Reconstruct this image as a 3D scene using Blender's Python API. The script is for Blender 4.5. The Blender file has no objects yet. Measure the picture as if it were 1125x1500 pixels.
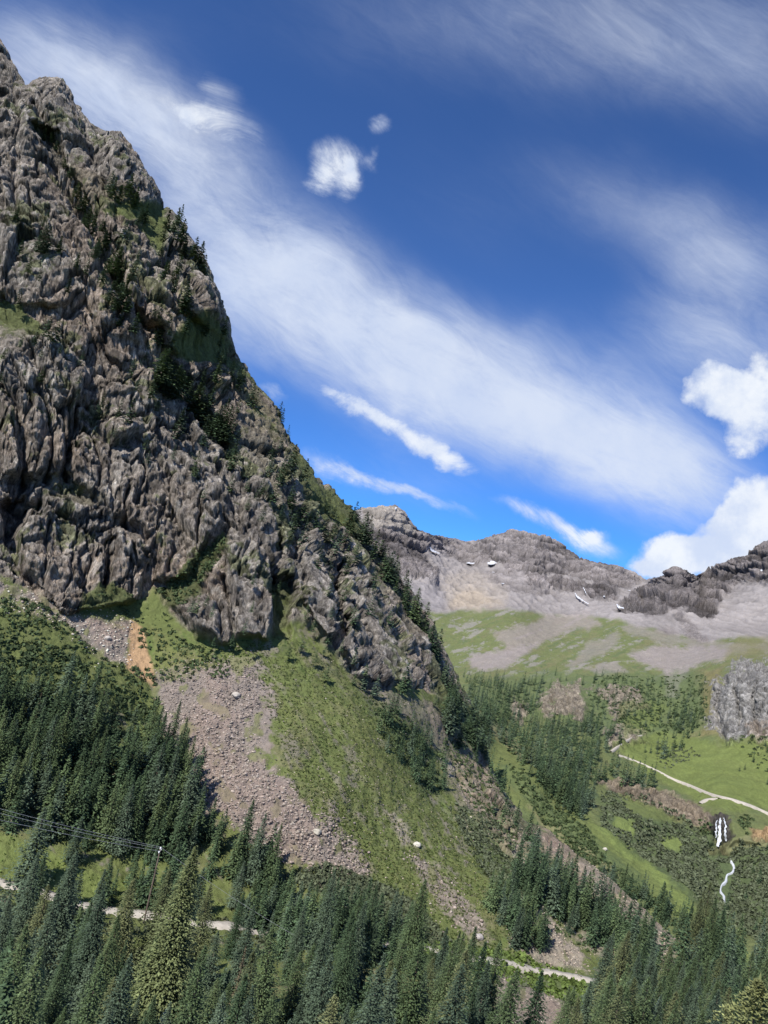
import bpy, math, random
import numpy as np
from mathutils import Matrix, Vector
random.seed(7)
RS = np.random.RandomState(11)
scene = bpy.context.scene
C = scene.collection
rad = math.radians

# ------------------------------------------------------------------ camera
W0, H0, FPX = 1125.0, 1500.0, 1091.0
PITCH, ROLL = rad(4.0), rad(12.0)
CAM = np.array([0.0, 0.0, 0.0])
F = np.array([0, math.cos(PITCH), math.sin(PITCH)])
R0 = np.array([1.0, 0, 0])
U0 = np.array([0, -math.sin(PITCH), math.cos(PITCH)])
RX = math.cos(ROLL) * R0 + math.sin(ROLL) * U0
UX = -math.sin(ROLL) * R0 + math.cos(ROLL) * U0
cd = bpy.data.cameras.new('camera'); cam = bpy.data.objects.new('camera', cd); C.objects.link(cam)
cd.sensor_fit = 'VERTICAL'; cd.sensor_height = 36.0; cd.sensor_width = 27.0; cd.lens = 36.0 * FPX / H0
cd.clip_start = 0.5; cd.clip_end = 20000
m = Matrix.Identity(4)
for i in range(3):
    m[i][0] = RX[i]; m[i][1] = UX[i]; m[i][2] = -F[i]; m[i][3] = CAM[i]
cam.matrix_world = m
scene.camera = cam

# ------------------------------------------------------------------ view, sun, sky
scene.view_settings.view_transform = 'Standard'
scene.view_settings.look = 'None'
scene.view_settings.gamma = 1.0
scene.view_settings.exposure = 0.35
SUN = np.array([-0.52, -0.62, 0.95]); SUN /= np.linalg.norm(SUN)
sl = bpy.data.lights.new('sun', 'SUN'); sl.energy = 4.6; sl.angle = rad(0.5); sl.color = (1.0, 0.955, 0.89)
sun = bpy.data.objects.new('sun', sl); C.objects.link(sun)
sun.rotation_euler = Vector(SUN).to_track_quat('Z', 'Y').to_euler()
sun.location = Vector(SUN * 900)

def build_world():
    w = bpy.data.worlds.new('World'); scene.world = w; w.use_nodes = True
    nt = w.node_tree; nt.nodes.clear(); N = nt.nodes.new; L = nt.links.new
    out = N('ShaderNodeOutputWorld'); bg = N('ShaderNodeBackground'); bg.inputs[1].default_value = 0.13
    L(bg.outputs[0], out.inputs[0])
    sky = N('ShaderNodeTexSky'); sky.sky_type = 'NISHITA'; sky.sun_disc = False
    sky.sun_elevation = math.asin(SUN[2]); sky.sun_rotation = math.atan2(SUN[0], SUN[1])
    sky.altitude = 3500; sky.air_density = 1.0; sky.dust_density = 0.2; sky.ozone_density = 3.0
    tc = N('ShaderNodeTexCoord')
    def dot(vec):
        n = N('ShaderNodeVectorMath'); n.operation = 'DOT_PRODUCT'
        L(tc.outputs['Generated'], n.inputs[0]); n.inputs[1].default_value = tuple(vec); return n.outputs['Value']
    def mt(op, a, b=None, c=None, clamp=False):
        n = N('ShaderNodeMath'); n.operation = op; n.use_clamp = clamp
        for k, v in enumerate((a, b, c)):
            if v is None: continue
            if isinstance(v, (int, float)): n.inputs[k].default_value = v
            else: L(v, n.inputs[k])
        return n.outputs[0]
    def ss(x, a, b, lo=0.0, hi=1.0):
        n = N('ShaderNodeMapRange'); n.interpolation_type = 'SMOOTHSTEP'
        L(x, n.inputs[0]); n.inputs[1].default_value = a; n.inputs[2].default_value = b
        n.inputs[3].default_value = lo; n.inputs[4].default_value = hi; return n.outputs[0]
    # two sky axes across and above the valley's heading (fixed compass directions)
    fz = mt('MAXIMUM', dot(F), 0.08)
    px = mt('DIVIDE', dot(RX), fz); py = mt('DIVIDE', dot(UX), fz)
    cb = N('ShaderNodeCombineXYZ'); L(px, cb.inputs[0]); L(py, cb.inputs[1]); P = cb.outputs[0]
    def noise(vec, scale, detail=6, rough=0.55, rot=None, stretch=None, dist=0.0, col=False):
        if rot is not None:
            mp = N('ShaderNodeMapping'); mp.vector_type = 'TEXTURE'
            L(vec, mp.inputs[0]); mp.inputs[2].default_value = (0, 0, rot); mp.inputs[3].default_value = (stretch, 1, 1); vec = mp.outputs[0]
        n = N('ShaderNodeTexNoise'); n.inputs['Scale'].default_value = scale; n.inputs['Detail'].default_value = detail
        n.inputs['Roughness'].default_value = rough; n.inputs['Distortion'].default_value = dist
        L(vec, n.inputs['Vector']); return n.outputs[1] if col else n.outputs[0]
    def warp(vec, scale, amp, detail=4):
        n = noise(vec, scale, detail, 0.6, col=True)
        a = N('ShaderNodeVectorMath'); a.operation = 'SUBTRACT'; L(n, a.inputs[0]); a.inputs[1].default_value = (0.5, 0.5, 0.5)
        b = N('ShaderNodeVectorMath'); b.operation = 'SCALE'; L(a.outputs[0], b.inputs[0]); b.inputs['Scale'].default_value = amp
        c = N('ShaderNodeVectorMath'); c.operation = 'ADD'; L(vec, c.inputs[0]); L(b.outputs[0], c.inputs[1])
        d = N('ShaderNodeVectorMath'); d.operation = 'MULTIPLY'; L(c.outputs[0], d.inputs[0]); d.inputs[1].default_value = (1, 1, 0)
        return d.outputs[0]
    def blob(vec, cx, cy, rx, ry, ang, s, inner=0.0):
        mp = N('ShaderNodeMapping'); mp.vector_type = 'TEXTURE'; L(vec, mp.inputs[0])
        mp.inputs[1].default_value = ((cx - W0 / 2) / FPX, (H0 / 2 - cy) / FPX, 0)
        mp.inputs[2].default_value = (0, 0, rad(-ang)); mp.inputs[3].default_value = (rx / FPX, ry / FPX, 1)
        ln = N('ShaderNodeVectorMath'); ln.operation = 'LENGTH'; L(mp.outputs[0], ln.inputs[0])
        return ss(ln.outputs['Value'], inner, 1.0, s, 0.0)
    def total(vec, lst):
        acc = None
        for a in lst:
            b = blob(vec, *a); acc = b if acc is None else mt('ADD', acc, b)
        return acc
    WV = warp(P, 3.0, 0.10)
    # broad veil of cirrus.  (cx, cy, rx, ry, angle down-right, strength)
    veil = total(WV, [
        (380, 380, 420, 190, 40, .62), (560, 500, 420, 150, 30, .55), (800, 600, 400, 160, 24, .74), (980, 690, 280, 140, 20, .66), (200, 180, 300, 150, 28, .50), (60, 120, 260, 150, 20, .30),
        (330, 480, 160, 130, 45, .25), (620, 640, 260, 110, 25, .22), (960, 330, 330, 130, 30, .26), (1090, 430, 220, 220, 60, .34), (1010, 520, 300, 110, 12, .30),
        (1080, 60, 520, 230, 12, .33), (700, 40, 560, 160, 5, .24), (60, 40, 360, 160, 10, .22), (560, 700, 260, 60, 18, .18), (700, 300, 300, 200, 20, .10)])
    strk = noise(WV, 2.4, 10, 0.60, rad(-28), 2.2, 0.35)
    fib = noise(WV, 9.0, 12, 0.72, rad(-31), 4.5, 0.6)
    fine = noise(P, 26.0, 10, 0.70, rad(-36), 2.6, 0.9)
    vt = mt('MULTIPLY', veil, mt('ADD', -1.02, mt('ADD', mt('MULTIPLY', strk, 1.9), mt('ADD', mt('MULTIPLY', fib, 1.35), mt('MULTIPLY', fine, 0.75)))))
    veil_d = ss(vt, 0.02, 0.98, 0, 0.90)
    # sharper streaks
    W2 = warp(P, 10.0, 0.06, 7)
    st = total(W2, [
        (575, 625, 165, 30, 27, 1.0), (500, 580, 90, 26, 26, .6), (650, 668, 90, 26, 20, .9), (600, 722, 160, 17, 19, .85), (500, 690, 100, 28, 24, .55),
        (800, 762, 120, 22, 23, 1.0), (870, 795, 80, 26, 18, .75), (880, 782, 34, 14, 0, .7), (400, 575, 45, 20, 50, .5),
        (860, 720, 110, 18, 20, .35), (325, 190, 110, 60, 25, .62), (250, 160, 130, 44, 28, .58), (320, 130, 60, 34, 20, .4), (492, 236, 62, 46, 0, .92), (468, 268, 52, 34, 20, .75), (514, 264, 26, 58, 15, .75), (552, 182, 28, 26, 0, .7), (548, 236, 16, 34, 0, .6)])
    stn = noise(P, 16.0, 10, 0.72, rad(-27), 2.6, 0.7)
    st_d = ss(mt('MULTIPLY', st, mt('ADD', -0.75, mt('MULTIPLY', stn, 3.1))), 0.05, 1.05, 0, 0.93)
    # heaped cumulus
    W3 = warp(P, 8.0, 0.09, 8)
    cu = total(W3, [
        (1050, 575, 66, 58, 20, 1.0, .45), (1110, 600, 80, 85, 0, 1.0, .3), (1120, 525, 50, 45, 0, .6), (1085, 650, 60, 30, 15, .4),
        (1070, 790, 130, 62, -14, 1.05, .45), (1130, 745, 110, 70, 0, 1.05, .4), (1000, 810, 90, 40, -5, .95, .4), (1180, 800, 150, 70, 0, 1.0, .3), (960, 828, 50, 20, 0, .7, .2),
        (500, 222, 44, 30, 10, .50, .0)])
    cn = noise(P, 11.0, 10, 0.62)
    cu_d = ss(mt('ADD', cu, mt('MULTIPLY', mt('SUBTRACT', cn, 0.5), 2.6)), 0.12, 1.20, 0, 0.97)
    cu_m = mt('MULTIPLY', cu_d, ss(cu, 0.02, 0.25))
    d = mt('MAXIMUM', mt('MAXIMUM', veil_d, st_d), cu_m)
    d = mt('ADD', d, mt('MULTIPLY', mt('MULTIPLY', mt('SUBTRACT', 1.0, d), veil_d), st_d), clamp=True)
    # elsewhere round the dome: loose generic cloud
    gen = noise(tc.outputs['Generated'], 2.5, 8, 0.6)
    back = mt('MULTIPLY', ss(dot(F), 0.45, 0.25, 0, 1) if False else ss(mt('MULTIPLY', dot(F), -1), -0.45, -0.25, 0, 1), ss(gen, 0.5, 0.68, 0, .8))
    d = mt('MAXIMUM', d, back)
    # cloud colour: bright with faint blue-grey undersides
    cs = mt('ADD', mt('MULTIPLY', noise(P, 5.0, 8, 0.62), .6), mt('MULTIPLY', cn, .4))
    ccol = N('ShaderNodeMix'); ccol.data_type = 'RGBA'
    ccol.inputs[6].default_value = (3.9, 4.45, 5.6, 1); ccol.inputs[7].default_value = (5.5, 5.75, 6.1, 1)
    L(mt('ADD', ss(cs, 0.38, 0.62, 0.0, 0.4), mt('MULTIPLY', mt('MAXIMUM', cu_m, st_d), mt('SUBTRACT', ss(cn, .38, .62, .0, .75), 0.0)), clamp=True), ccol.inputs[0])
    tint = N('ShaderNodeMix'); tint.data_type = 'RGBA'; tint.blend_type = 'MULTIPLY'; tint.inputs[0].default_value = 1
    L(sky.outputs[0], tint.inputs[6])
    tg = N('ShaderNodeMix'); tg.data_type = 'RGBA'; L(ss(dot((0, 0, 1)), 0.0, 0.35), tg.inputs[0]); tg.inputs[6].default_value = (0.15, 0.42, 0.84, 1); tg.inputs[7].default_value = (0.42, 0.64, 0.95, 1); L(tg.outputs[2], tint.inputs[7])
    mx = N('ShaderNodeMix'); mx.data_type = 'RGBA'; L(d, mx.inputs[0]); L(tint.outputs[2], mx.inputs[6]); L(ccol.outputs[2], mx.inputs[7])
    L(mx.outputs[2], bg.inputs[0])
    w.cycles.sampling_method = 'MANUAL'; w.cycles.sample_map_resolution = 512
build_world()
scene.cycles.max_bounces = 4; scene.cycles.diffuse_bounces = 2; scene.cycles.glossy_bounces = 1
scene.cycles.transmission_bounces = 1; scene.cycles.volume_bounces = 0

# ------------------------------------------------------------------ numeric helpers
def rays(px, py):
    d = F[None, :] + ((px - W0 / 2) / FPX)[:, None] * RX[None, :] - ((py - H0 / 2) / FPX)[:, None] * UX[None, :]
    return d / np.linalg.norm(d, axis=1)[:, None]

_perm = RS.permutation(256); _perm = np.concatenate([_perm, _perm, _perm])
_g = RS.normal(size=(256, 3)); _g /= np.linalg.norm(_g, axis=1)[:, None]
_g = _g.astype(np.float32)
def pn(p):
    p = p.astype(np.float32)
    i = np.floor(p).astype(np.int32); f = p - i; i &= 255
    u = f * f * f * (f * (f * 6 - 15) + 10)
    def gr(dx, dy, dz):
        h = _perm[_perm[_perm[(i[:, 0] + dx) & 255] + ((i[:, 1] + dy) & 255)] + ((i[:, 2] + dz) & 255)]
        g = _g[h]
        return g[:, 0] * (f[:, 0] - dx) + g[:, 1] * (f[:, 1] - dy) + g[:, 2] * (f[:, 2] - dz)
    lp = lambda a, b, t: a + t * (b - a)
    x00 = lp(gr(0,0,0), gr(1,0,0), u[:,0]); x10 = lp(gr(0,1,0), gr(1,1,0), u[:,0])
    x01 = lp(gr(0,0,1), gr(1,0,1), u[:,0]); x11 = lp(gr(0,1,1), gr(1,1,1), u[:,0])
    return lp(lp(x00, x10, u[:,1]), lp(x01, x11, u[:,1]), u[:,2]) * 1.5
def fbm(p, o=4, g=0.5):
    s = 0; a = 1.0
    for k in range(o): s = s + a * pn(p * 2.03 ** k + 17.3 * k); a *= g
    return s
def ridged(p, o=3, g=0.5):
    s = 0; a = 1.0
    for k in range(o): s = s + a * (1 - 2 * np.abs(pn(p * 2.1 ** k + 9.1 * k))); a *= g
    return s
_hr = RS.rand(4096).astype(np.float32)
def cells(p):
    """random value per Voronoi cell, and distance difference to the cell edge"""
    p = p.astype(np.float32); i = np.floor(p).astype(np.int64)
    b1 = np.full(len(p), 9.0, np.float32); b2 = b1.copy(); val = np.zeros(len(p), np.float32)
    for dx in (-1, 0, 1):
        for dy in (-1, 0, 1):
            for dz in (-1, 0, 1):
                q = i + (dx, dy, dz)
                h = (q[:, 0] * 73856093) ^ (q[:, 1] * 19349663) ^ (q[:, 2] * 83492791)
                jx, jy, jz, v = _hr[h & 4095], _hr[(h >> 3) & 4095], _hr[(h >> 7) & 4095], _hr[(h >> 5) & 4095]
                dd = (q[:, 0] + jx - p[:, 0]) ** 2 + (q[:, 1] + jy - p[:, 1]) ** 2 + (q[:, 2] + jz - p[:, 2]) ** 2
                n = dd < b1
                b2 = np.where(n, b1, np.minimum(b2, dd)); b1 = np.where(n, dd, b1); val = np.where(n, v, val)
    return val, np.sqrt(b2) - np.sqrt(b1)
def facets(p):
    """per-cell plane: value, edge distance, tilt term (angular rock blocks)"""
    p = p.astype(np.float32); i = np.floor(p).astype(np.int64)
    b1 = np.full(len(p), 9.0, np.float32); b2 = b1.copy(); val = np.zeros(len(p), np.float32); tl = val.copy()
    for dx in (-1, 0, 1):
        for dy in (-1, 0, 1):
            for dz in (-1, 0, 1):
                q = i + (dx, dy, dz)
                h = (q[:, 0] * 73856093) ^ (q[:, 1] * 19349663) ^ (q[:, 2] * 83492791)
                d = [q[:, k] + _hr[(h >> s_) & 4095] - p[:, k] for k, s_ in ((0, 0), (1, 3), (2, 7))]
                dd = d[0] ** 2 + d[1] ** 2 + d[2] ** 2; n = dd < b1
                t = d[0] * (_hr[(h >> 2) & 4095] - .5) + d[1] * (_hr[(h >> 4) & 4095] - .5) + d[2] * (_hr[(h >> 6) & 4095] - .5)
                b2 = np.where(n, b1, np.minimum(b2, dd)); b1 = np.where(n, dd, b1); val = np.where(n, _hr[(h >> 5) & 4095], val); tl = np.where(n, t, tl)
    return val, np.sqrt(b2) - np.sqrt(b1), tl
def sst(x, a, b):
    t = np.clip((x - a) / (b - a), 0, 1); return t * t * (3 - 2 * t)
def rbf(pts):
    P = np.array([(a, b) for a, b, c in pts], float) / 500; v = np.log(np.array([c for a, b, c in pts], float))
    r = np.linalg.norm(P[:, None] - P[None], axis=2); K = r ** 1.5 if False else r
    n = len(P); A = np.zeros((n + 3, n + 3)); A[:n, :n] = K + 0 * np.eye(n)
    A[:n, n] = 1; A[:n, n + 1:] = P; A[n, :n] = 1; A[n + 1:, :n] = P.T
    # soften the kernel a little so the surface has no cusps at the control points
    A[:n, :n] = np.sqrt(r * r + 0.06 ** 2)
    w = np.linalg.solve(A, np.concatenate([v, np.zeros(3)]))
    def f(px, py):
        q = np.stack([px, py], 1) / 500; o = np.zeros(len(q))
        for s in range(0, len(q), 100000):
            qq = q[s:s + 100000]
            rr = np.linalg.norm(qq[:, None] - P[None], axis=2)
            o[s:s + 100000] = np.sqrt(rr * rr + 0.06 ** 2) @ w[:n] + w[n] + qq @ w[n + 1:]
        return np.exp(o)
    return f
def sdist(px, py, poly):
    """signed distance, positive inside the outline"""
    q = np.array(poly, float); a = q; b = np.roll(q, -1, 0)
    ins = np.zeros(len(px), bool); d = np.full(len(px), 1e9)
    for (ax, ay), (bx, by) in zip(a, b):
        c = ((ay > py) != (by > py)) & (px < (bx - ax) * (py - ay) / ((by - ay) if by != ay else 1e-9) + ax); ins ^= c
        ex, ey = bx - ax, by - ay; t = np.clip(((px - ax) * ex + (py - ay) * ey) / (ex * ex + ey * ey + 1e-9), 0, 1)
        d = np.minimum(d, np.hypot(px - ax - t * ex, py - ay - t * ey))
    return np.where(ins, d, -d)
def soft(px, py, poly, w, nz=0, amp=0):
    q = np.array(poly, float); lo = q.min(0) - w - amp * 2; hi = q.max(0) + w + amp * 2
    o = np.zeros(len(px)); k = (px > lo[0]) & (px < hi[0]) & (py > lo[1]) & (py < hi[1])
    if k.any():
        z = nz[k] * amp if amp else 0
        o[k] = sst(sdist(px[k], py[k], poly) + z, -w, w)
    return o
def polyline(pts, n):
    p = np.array(pts, float); s = np.concatenate([[0], np.cumsum(np.linalg.norm(np.diff(p, axis=0), axis=1))])
    t = np.linspace(0, s[-1], n); return np.stack([np.interp(t, s, p[:, k]) for k in range(p.shape[1])], 1)

# ------------------------------------------------------------------ object helpers
def mesh_obj(name, V, Fq, mat, parent=None, col=None, attrs=None, smooth=False):
    me = bpy.data.meshes.new(name); V = np.asarray(V, np.float32)
    fs = Fq if isinstance(Fq, list) else [Fq]
    n = sum(len(f) for f in fs); loops = np.concatenate([f.ravel() for f in fs]).astype(np.int32)
    tot = np.concatenate([np.full(len(f), f.shape[1]) for f in fs]).astype(np.int32)
    st = np.concatenate([[0], np.cumsum(tot)[:-1]]).astype(np.int32)
    me.vertices.add(len(V)); me.vertices.foreach_set('co', V.ravel())
    me.loops.add(len(loops)); me.loops.foreach_set('vertex_index', loops)
    me.polygons.add(n); me.polygons.foreach_set('loop_start', st)
    try: me.polygons.foreach_set('loop_total', tot)
    except Exception: pass
    me.update(calc_edges=True)
    if smooth: me.polygons.foreach_set('use_smooth', np.ones(n, bool))
    if col is not None:
        a = me.color_attributes.new('tone', 'FLOAT_COLOR', 'POINT')
        a.data.foreach_set('color', np.concatenate([col, np.ones((len(col), 1))], 1).astype(np.float32).ravel())
    for k, v in (attrs or {}).items():
        a = me.attributes.new(k, 'FLOAT', 'POINT'); a.data.foreach_set('value', v.astype(np.float32))
    me.materials.append(mat)
    o = bpy.data.objects.new(name, me); C.objects.link(o)
    if parent is not None: o.parent = parent
    return o
def tag(o, label=None, cat=None, group=None, kind=None):
    if label: o['label'] = label
    if cat: o['category'] = cat
    if group: o['group'] = group
    if kind: o['kind'] = kind
    return o
def empty(name, loc):
    o = bpy.data.objects.new(name, None); C.objects.link(o); o.location = loc; o.empty_display_size = 0.5; return o

# ------------------------------------------------------------------ materials
def new_mat(name):
    mt = bpy.data.materials.new(name); mt.use_nodes = True; nt = mt.node_tree
    b = nt.nodes['Principled BSDF']; b.inputs['Roughness'].default_value = 0.9
    b.inputs['Specular IOR Level'].default_value = 0.15
    return mt, nt, b
def terrain_mat():
    mt, nt, b = new_mat('terrain'); N = nt.nodes.new; L = nt.links.new
    at = N('ShaderNodeAttribute'); at.attribute_name = 'tone'
    gr = N('ShaderNodeAttribute'); gr.attribute_name = 'grain'
    rk = N('ShaderNodeAttribute'); rk.attribute_name = 'rock'
    geo = N('ShaderNodeNewGeometry')
    def noise(scale, det, rough=0.6, vec=None):
        n = N('ShaderNodeTexNoise'); n.inputs['Scale'].default_value = scale; n.inputs['Detail'].default_value = det
        n.inputs['Roughness'].default_value = rough; L(vec or geo.outputs['Position'], n.inputs['Vector']); return n.outputs[0]
    def mr(x, a, b_, lo, hi):
        n = N('ShaderNodeMapRange'); L(x, n.inputs[0]); n.inputs[1].default_value = a; n.inputs[2].default_value = b_
        n.inputs[3].default_value = lo; n.inputs[4].default_value = hi; return n.outputs[0]
    def mul(a, b_):
        n = N('ShaderNodeMath'); n.operation = 'MULTIPLY'; L(a, n.inputs[0]); L(b_, n.inputs[1]); return n.outputs[0]
    n1 = noise(0.55, 8, 0.7); n2 = noise(0.09, 6, 0.6)
    mp = N('ShaderNodeMapping'); mp.inputs[3].default_value = (1, 1, 0.12); L(geo.outputs['Position'], mp.inputs[0])
    n3 = noise(0.42, 8, 0.72, mp.outputs[0])
    v = mul(mr(n1, 0.3, 0.7, 0.62, 1.38), mr(n2, 0.3, 0.7, 0.82, 1.18))
    n4 = noise(1.5, 6, 0.75, mp.outputs[0]); v3 = mul(mr(n3, 0.36, 0.64, 0.50, 1.50), mr(n4, 0.36, 0.64, 0.55, 1.50))
    mixf = N('ShaderNodeMix'); mixf.data_type = 'FLOAT'; L(rk.outputs['Fac'], mixf.inputs[0]); L(v, mixf.inputs[2]); L(mul(v, v3), mixf.inputs[3])
    mixg = N('ShaderNodeMix'); mixg.data_type = 'FLOAT'; L(gr.outputs['Fac'], mixg.inputs[0]); mixg.inputs[2].default_value = 1.0; L(mixf.outputs[0], mixg.inputs[3])
    vm = N('ShaderNodeVectorMath'); vm.operation = 'SCALE'; L(at.outputs['Color'], vm.inputs[0]); L(mixg.outputs[0], vm.inputs['Scale'])
    L(vm.outputs[0], b.inputs['Base Color'])
    bp = N('ShaderNodeBump'); bp.inputs['Distance'].default_value = 2.6; L(gr.outputs['Fac'], bp.inputs['Strength'])
    L(noise(0.8, 9, 0.75, mp.outputs[0]), bp.inputs['Height']); L(bp.outputs[0], b.inputs['Normal'])
    return mt
def tone_mat(name, rough=0.9, nscale=3.0, lo=0.7, hi=1.3, trans=0.0, rnd=0.0):
    mt, nt, b = new_mat(name); N = nt.nodes.new; L = nt.links.new
    b.inputs['Roughness'].default_value = rough
    at = N('ShaderNodeAttribute'); at.attribute_name = 'tone'
    geo = N('ShaderNodeNewGeometry'); n = N('ShaderNodeTexNoise'); n.inputs['Scale'].default_value = nscale; n.inputs['Detail'].default_value = 5
    L(geo.outputs['Position'], n.inputs['Vector'])
    mr = N('ShaderNodeMapRange'); L(n.outputs[0], mr.inputs[0]); mr.inputs[1].default_value = .3; mr.inputs[2].default_value = .7
    mr.inputs[3].default_value = lo; mr.inputs[4].default_value = hi
    vm = N('ShaderNodeVectorMath'); vm.operation = 'SCALE'; L(at.outputs['Color'], vm.inputs[0]); L(mr.outputs[0], vm.inputs['Scale'])
    c = vm.outputs[0]
    if rnd:
        oi = N('ShaderNodeObjectInfo'); hs = N('ShaderNodeHueSaturation')
        m1 = N('ShaderNodeMapRange'); L(oi.outputs['Random'], m1.inputs[0]); m1.inputs[3].default_value = 1 - rnd; m1.inputs[4].default_value = 1 + rnd
        m2 = N('ShaderNodeMapRange'); L(oi.outputs['Random'], m2.inputs[0]); m2.inputs[3].default_value = 0.51; m2.inputs[4].default_value = 0.485
        L(c, hs.inputs['Color']); L(m1.outputs[0], hs.inputs['Value']); L(m2.outputs[0], hs.inputs['Hue']); c = hs.outputs[0]
    L(c, b.inputs['Base Color'])
    if trans:
        tr = N('ShaderNodeBsdfTranslucent'); L(c, tr.inputs[0]); ms = N('ShaderNodeMixShader'); ms.inputs[0].default_value = trans
        L(b.outputs[0], ms.inputs[1]); L(tr.outputs[0], ms.inputs[2]); L(ms.outputs[0], nt.nodes['Material Output'].inputs[0])
    return mt
def flat_mat(name, col, rough=0.9, nscale=0.8, var=0.2):
    mt, nt, b = new_mat(name); N = nt.nodes.new; L = nt.links.new
    b.inputs['Roughness'].default_value = rough
    geo = N('ShaderNodeNewGeometry'); n = N('ShaderNodeTexNoise'); n.inputs['Scale'].default_value = nscale; n.inputs['Detail'].default_value = 6
    L(geo.outputs['Position'], n.inputs['Vector']); r = N('ShaderNodeMix'); r.data_type = 'RGBA'; L(n.outputs[0], r.inputs[0])
    r.inputs[6].default_value = (*[x * (1 - var * 1.6) for x in col], 1); r.inputs[7].default_value = (*[min(1, x * (1 + var * 1.6)) for x in col], 1)
    L(r.outputs[2], b.inputs['Base Color']); return mt
M_TER = terrain_mat()
M_LEAF = tone_mat('spruce_needles', 0.7, 0.9, 0.7, 1.3, 0.12, 0.22)
M_WOOD = tone_mat('forest_foliage', 0.75, 0.5, 0.7, 1.3, 0.10)
M_SHRUB = tone_mat('willow_leaves', 0.7, 1.2, 0.7, 1.3, 0.10)
M_STONE = tone_mat('talus_stone', 0.9, 1.5, 0.75, 1.25)
M_BARK = flat_mat('bark', (0.13, 0.10, 0.08), 0.95, 4)
M_DEAD = flat_mat('dead_wood', (0.30, 0.28, 0.26), 0.95, 4)
M_ROAD = flat_mat('gravel', (0.43, 0.395, 0.34), 0.95, 0.9, 0.25)
M_SNOW = flat_mat('snow', (0.66, 0.68, 0.72), 0.6, 0.06, 0.14)
M_WATER = flat_mat('white_water', (0.58, 0.61, 0.66), 0.4, 1.6, 0.35)
M_WIRE = flat_mat('wire_metal', (0.42, 0.43, 0.45), 0.5, 1, 0.05)
M_CERAM = flat_mat('pale_ceramic', (0.85, 0.85, 0.85), 0.3, 1, 0.03)

# surface tones (real-world base colours)
ROCK = np.array([.310, .268, .222]); GRASS = np.array([.136, .163, .056]); SCREE = np.array([.262, .222, .190])
ORANGE = np.array([.46, .30, .17]); BRUSH = np.array([.070, .094, .042]); LIME = np.array([.165, .205, .062])
PALE = np.array([.355, .305, .25]); FROCK = np.array([.150, .134, .130]); FTALUS = np.array([.262, .240, .230]); DRY = np.array([.20, .185, .10])
FGRASS = np.array([.145, .168, .068]); PINK = np.array([.285, .25, .235])

# ------------------------------------------------------------------ the near mountain (cliff, talus slope, forest floor): one surface
A_CTRL = [(-200,1750,88),(300,1750,92),(700,1750,98),(1300,1750,110),
 (-150,1500,142),(0,1500,145),(300,1500,150),(600,1500,160),(900,1500,195),(1125,1500,222),(1300,1570,215),
 (-150,1270,205),(0,1290,205),(200,1340,205),(400,1370,207),(600,1385,213),(800,1425,225),(950,1445,242),(1125,1470,258),
 (0,1200,222),(150,1150,230),(0,1000,252),(150,1000,258),(0,850,282),(200,900,290),(200,1050,254),(350,1200,228),
 (500,1150,241),(300,1000,262),(450,950,281),(600,1050,300),(700,1200,290),(600,1200,255),(650,1300,240),(800,1300,264),(850,1380,252),
 (700,1050,405),(720,1130,370),(765,1200,338),(850,1255,318),(985,1368,292),(1060,1405,285),(1125,1425,285),(1300,1500,290),
 (0,600,322),(0,300,411),(-170,300,400),(-170,-100,640),(0,57,535),(100,112,515),(180,190,498),(240,300,466),(330,470,428),(415,600,418),
 (500,735,405),(600,868,400),(665,985,400),(200,600,341),(200,300,438),(300,450,395),(400,750,316),(500,850,335),(560,900,348),(600,980,335),(100,700,312),(300,800,302),
 (-170,850,275),(-170,1000,246)]
dA = rbf(A_CTRL)
SIL = [(-170,-190),(-60,-30),(0,57),(22,96),(38,122),(58,114),(92,113),(104,138),(128,170),(152,188),(178,190),(205,235),(240,303),(254,303),(270,330),(302,370),(322,420),(334,470),
 (346,516),(372,560),(405,595),(424,640),(460,690),(500,735),(560,800),(600,868),(640,930),(668,985),(690,1030),(704,1060),(722,1130),(748,1180),(770,1205),(800,1213),(850,1255),(900,1295),
 (985,1368),(1060,1405),(1125,1425),(1300,1500)]
BAS = [(-175,160),(-175,700),(-175,1300),(-175,1740),(250,1745),(800,1745),(1320,1745)]
NU, NT = 1450, 820
S = polyline(SIL, NU)
# pair base and crest samples so that the grid lines fan out evenly
sl_ = np.concatenate([[0], np.cumsum(np.linalg.norm(np.diff(S, axis=0), axis=1))]); sl_ /= sl_[-1]
Bp = polyline(BAS, 4000)
B = Bp[np.clip((np.interp(sl_, [0, .12, .35, .55, .7, 1], [0, .12, .33, .52, .68, 1]) * 3999).astype(int), 0, 3999)]
tt = np.linspace(0, 1, NT) ** 0.93
GX = B[:, None, 0] + (S - B)[:, None, 0] * tt[None, :]; GY = B[:, None, 1] + (S - B)[:, None, 1] * tt[None, :]
px = GX.ravel(); py = GY.ravel()
Ldir = np.linalg.norm(S - B, axis=1)
toS = ((1 - tt)[None, :] * Ldir[:, None]).ravel()
DD = dA(px, py)
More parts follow.
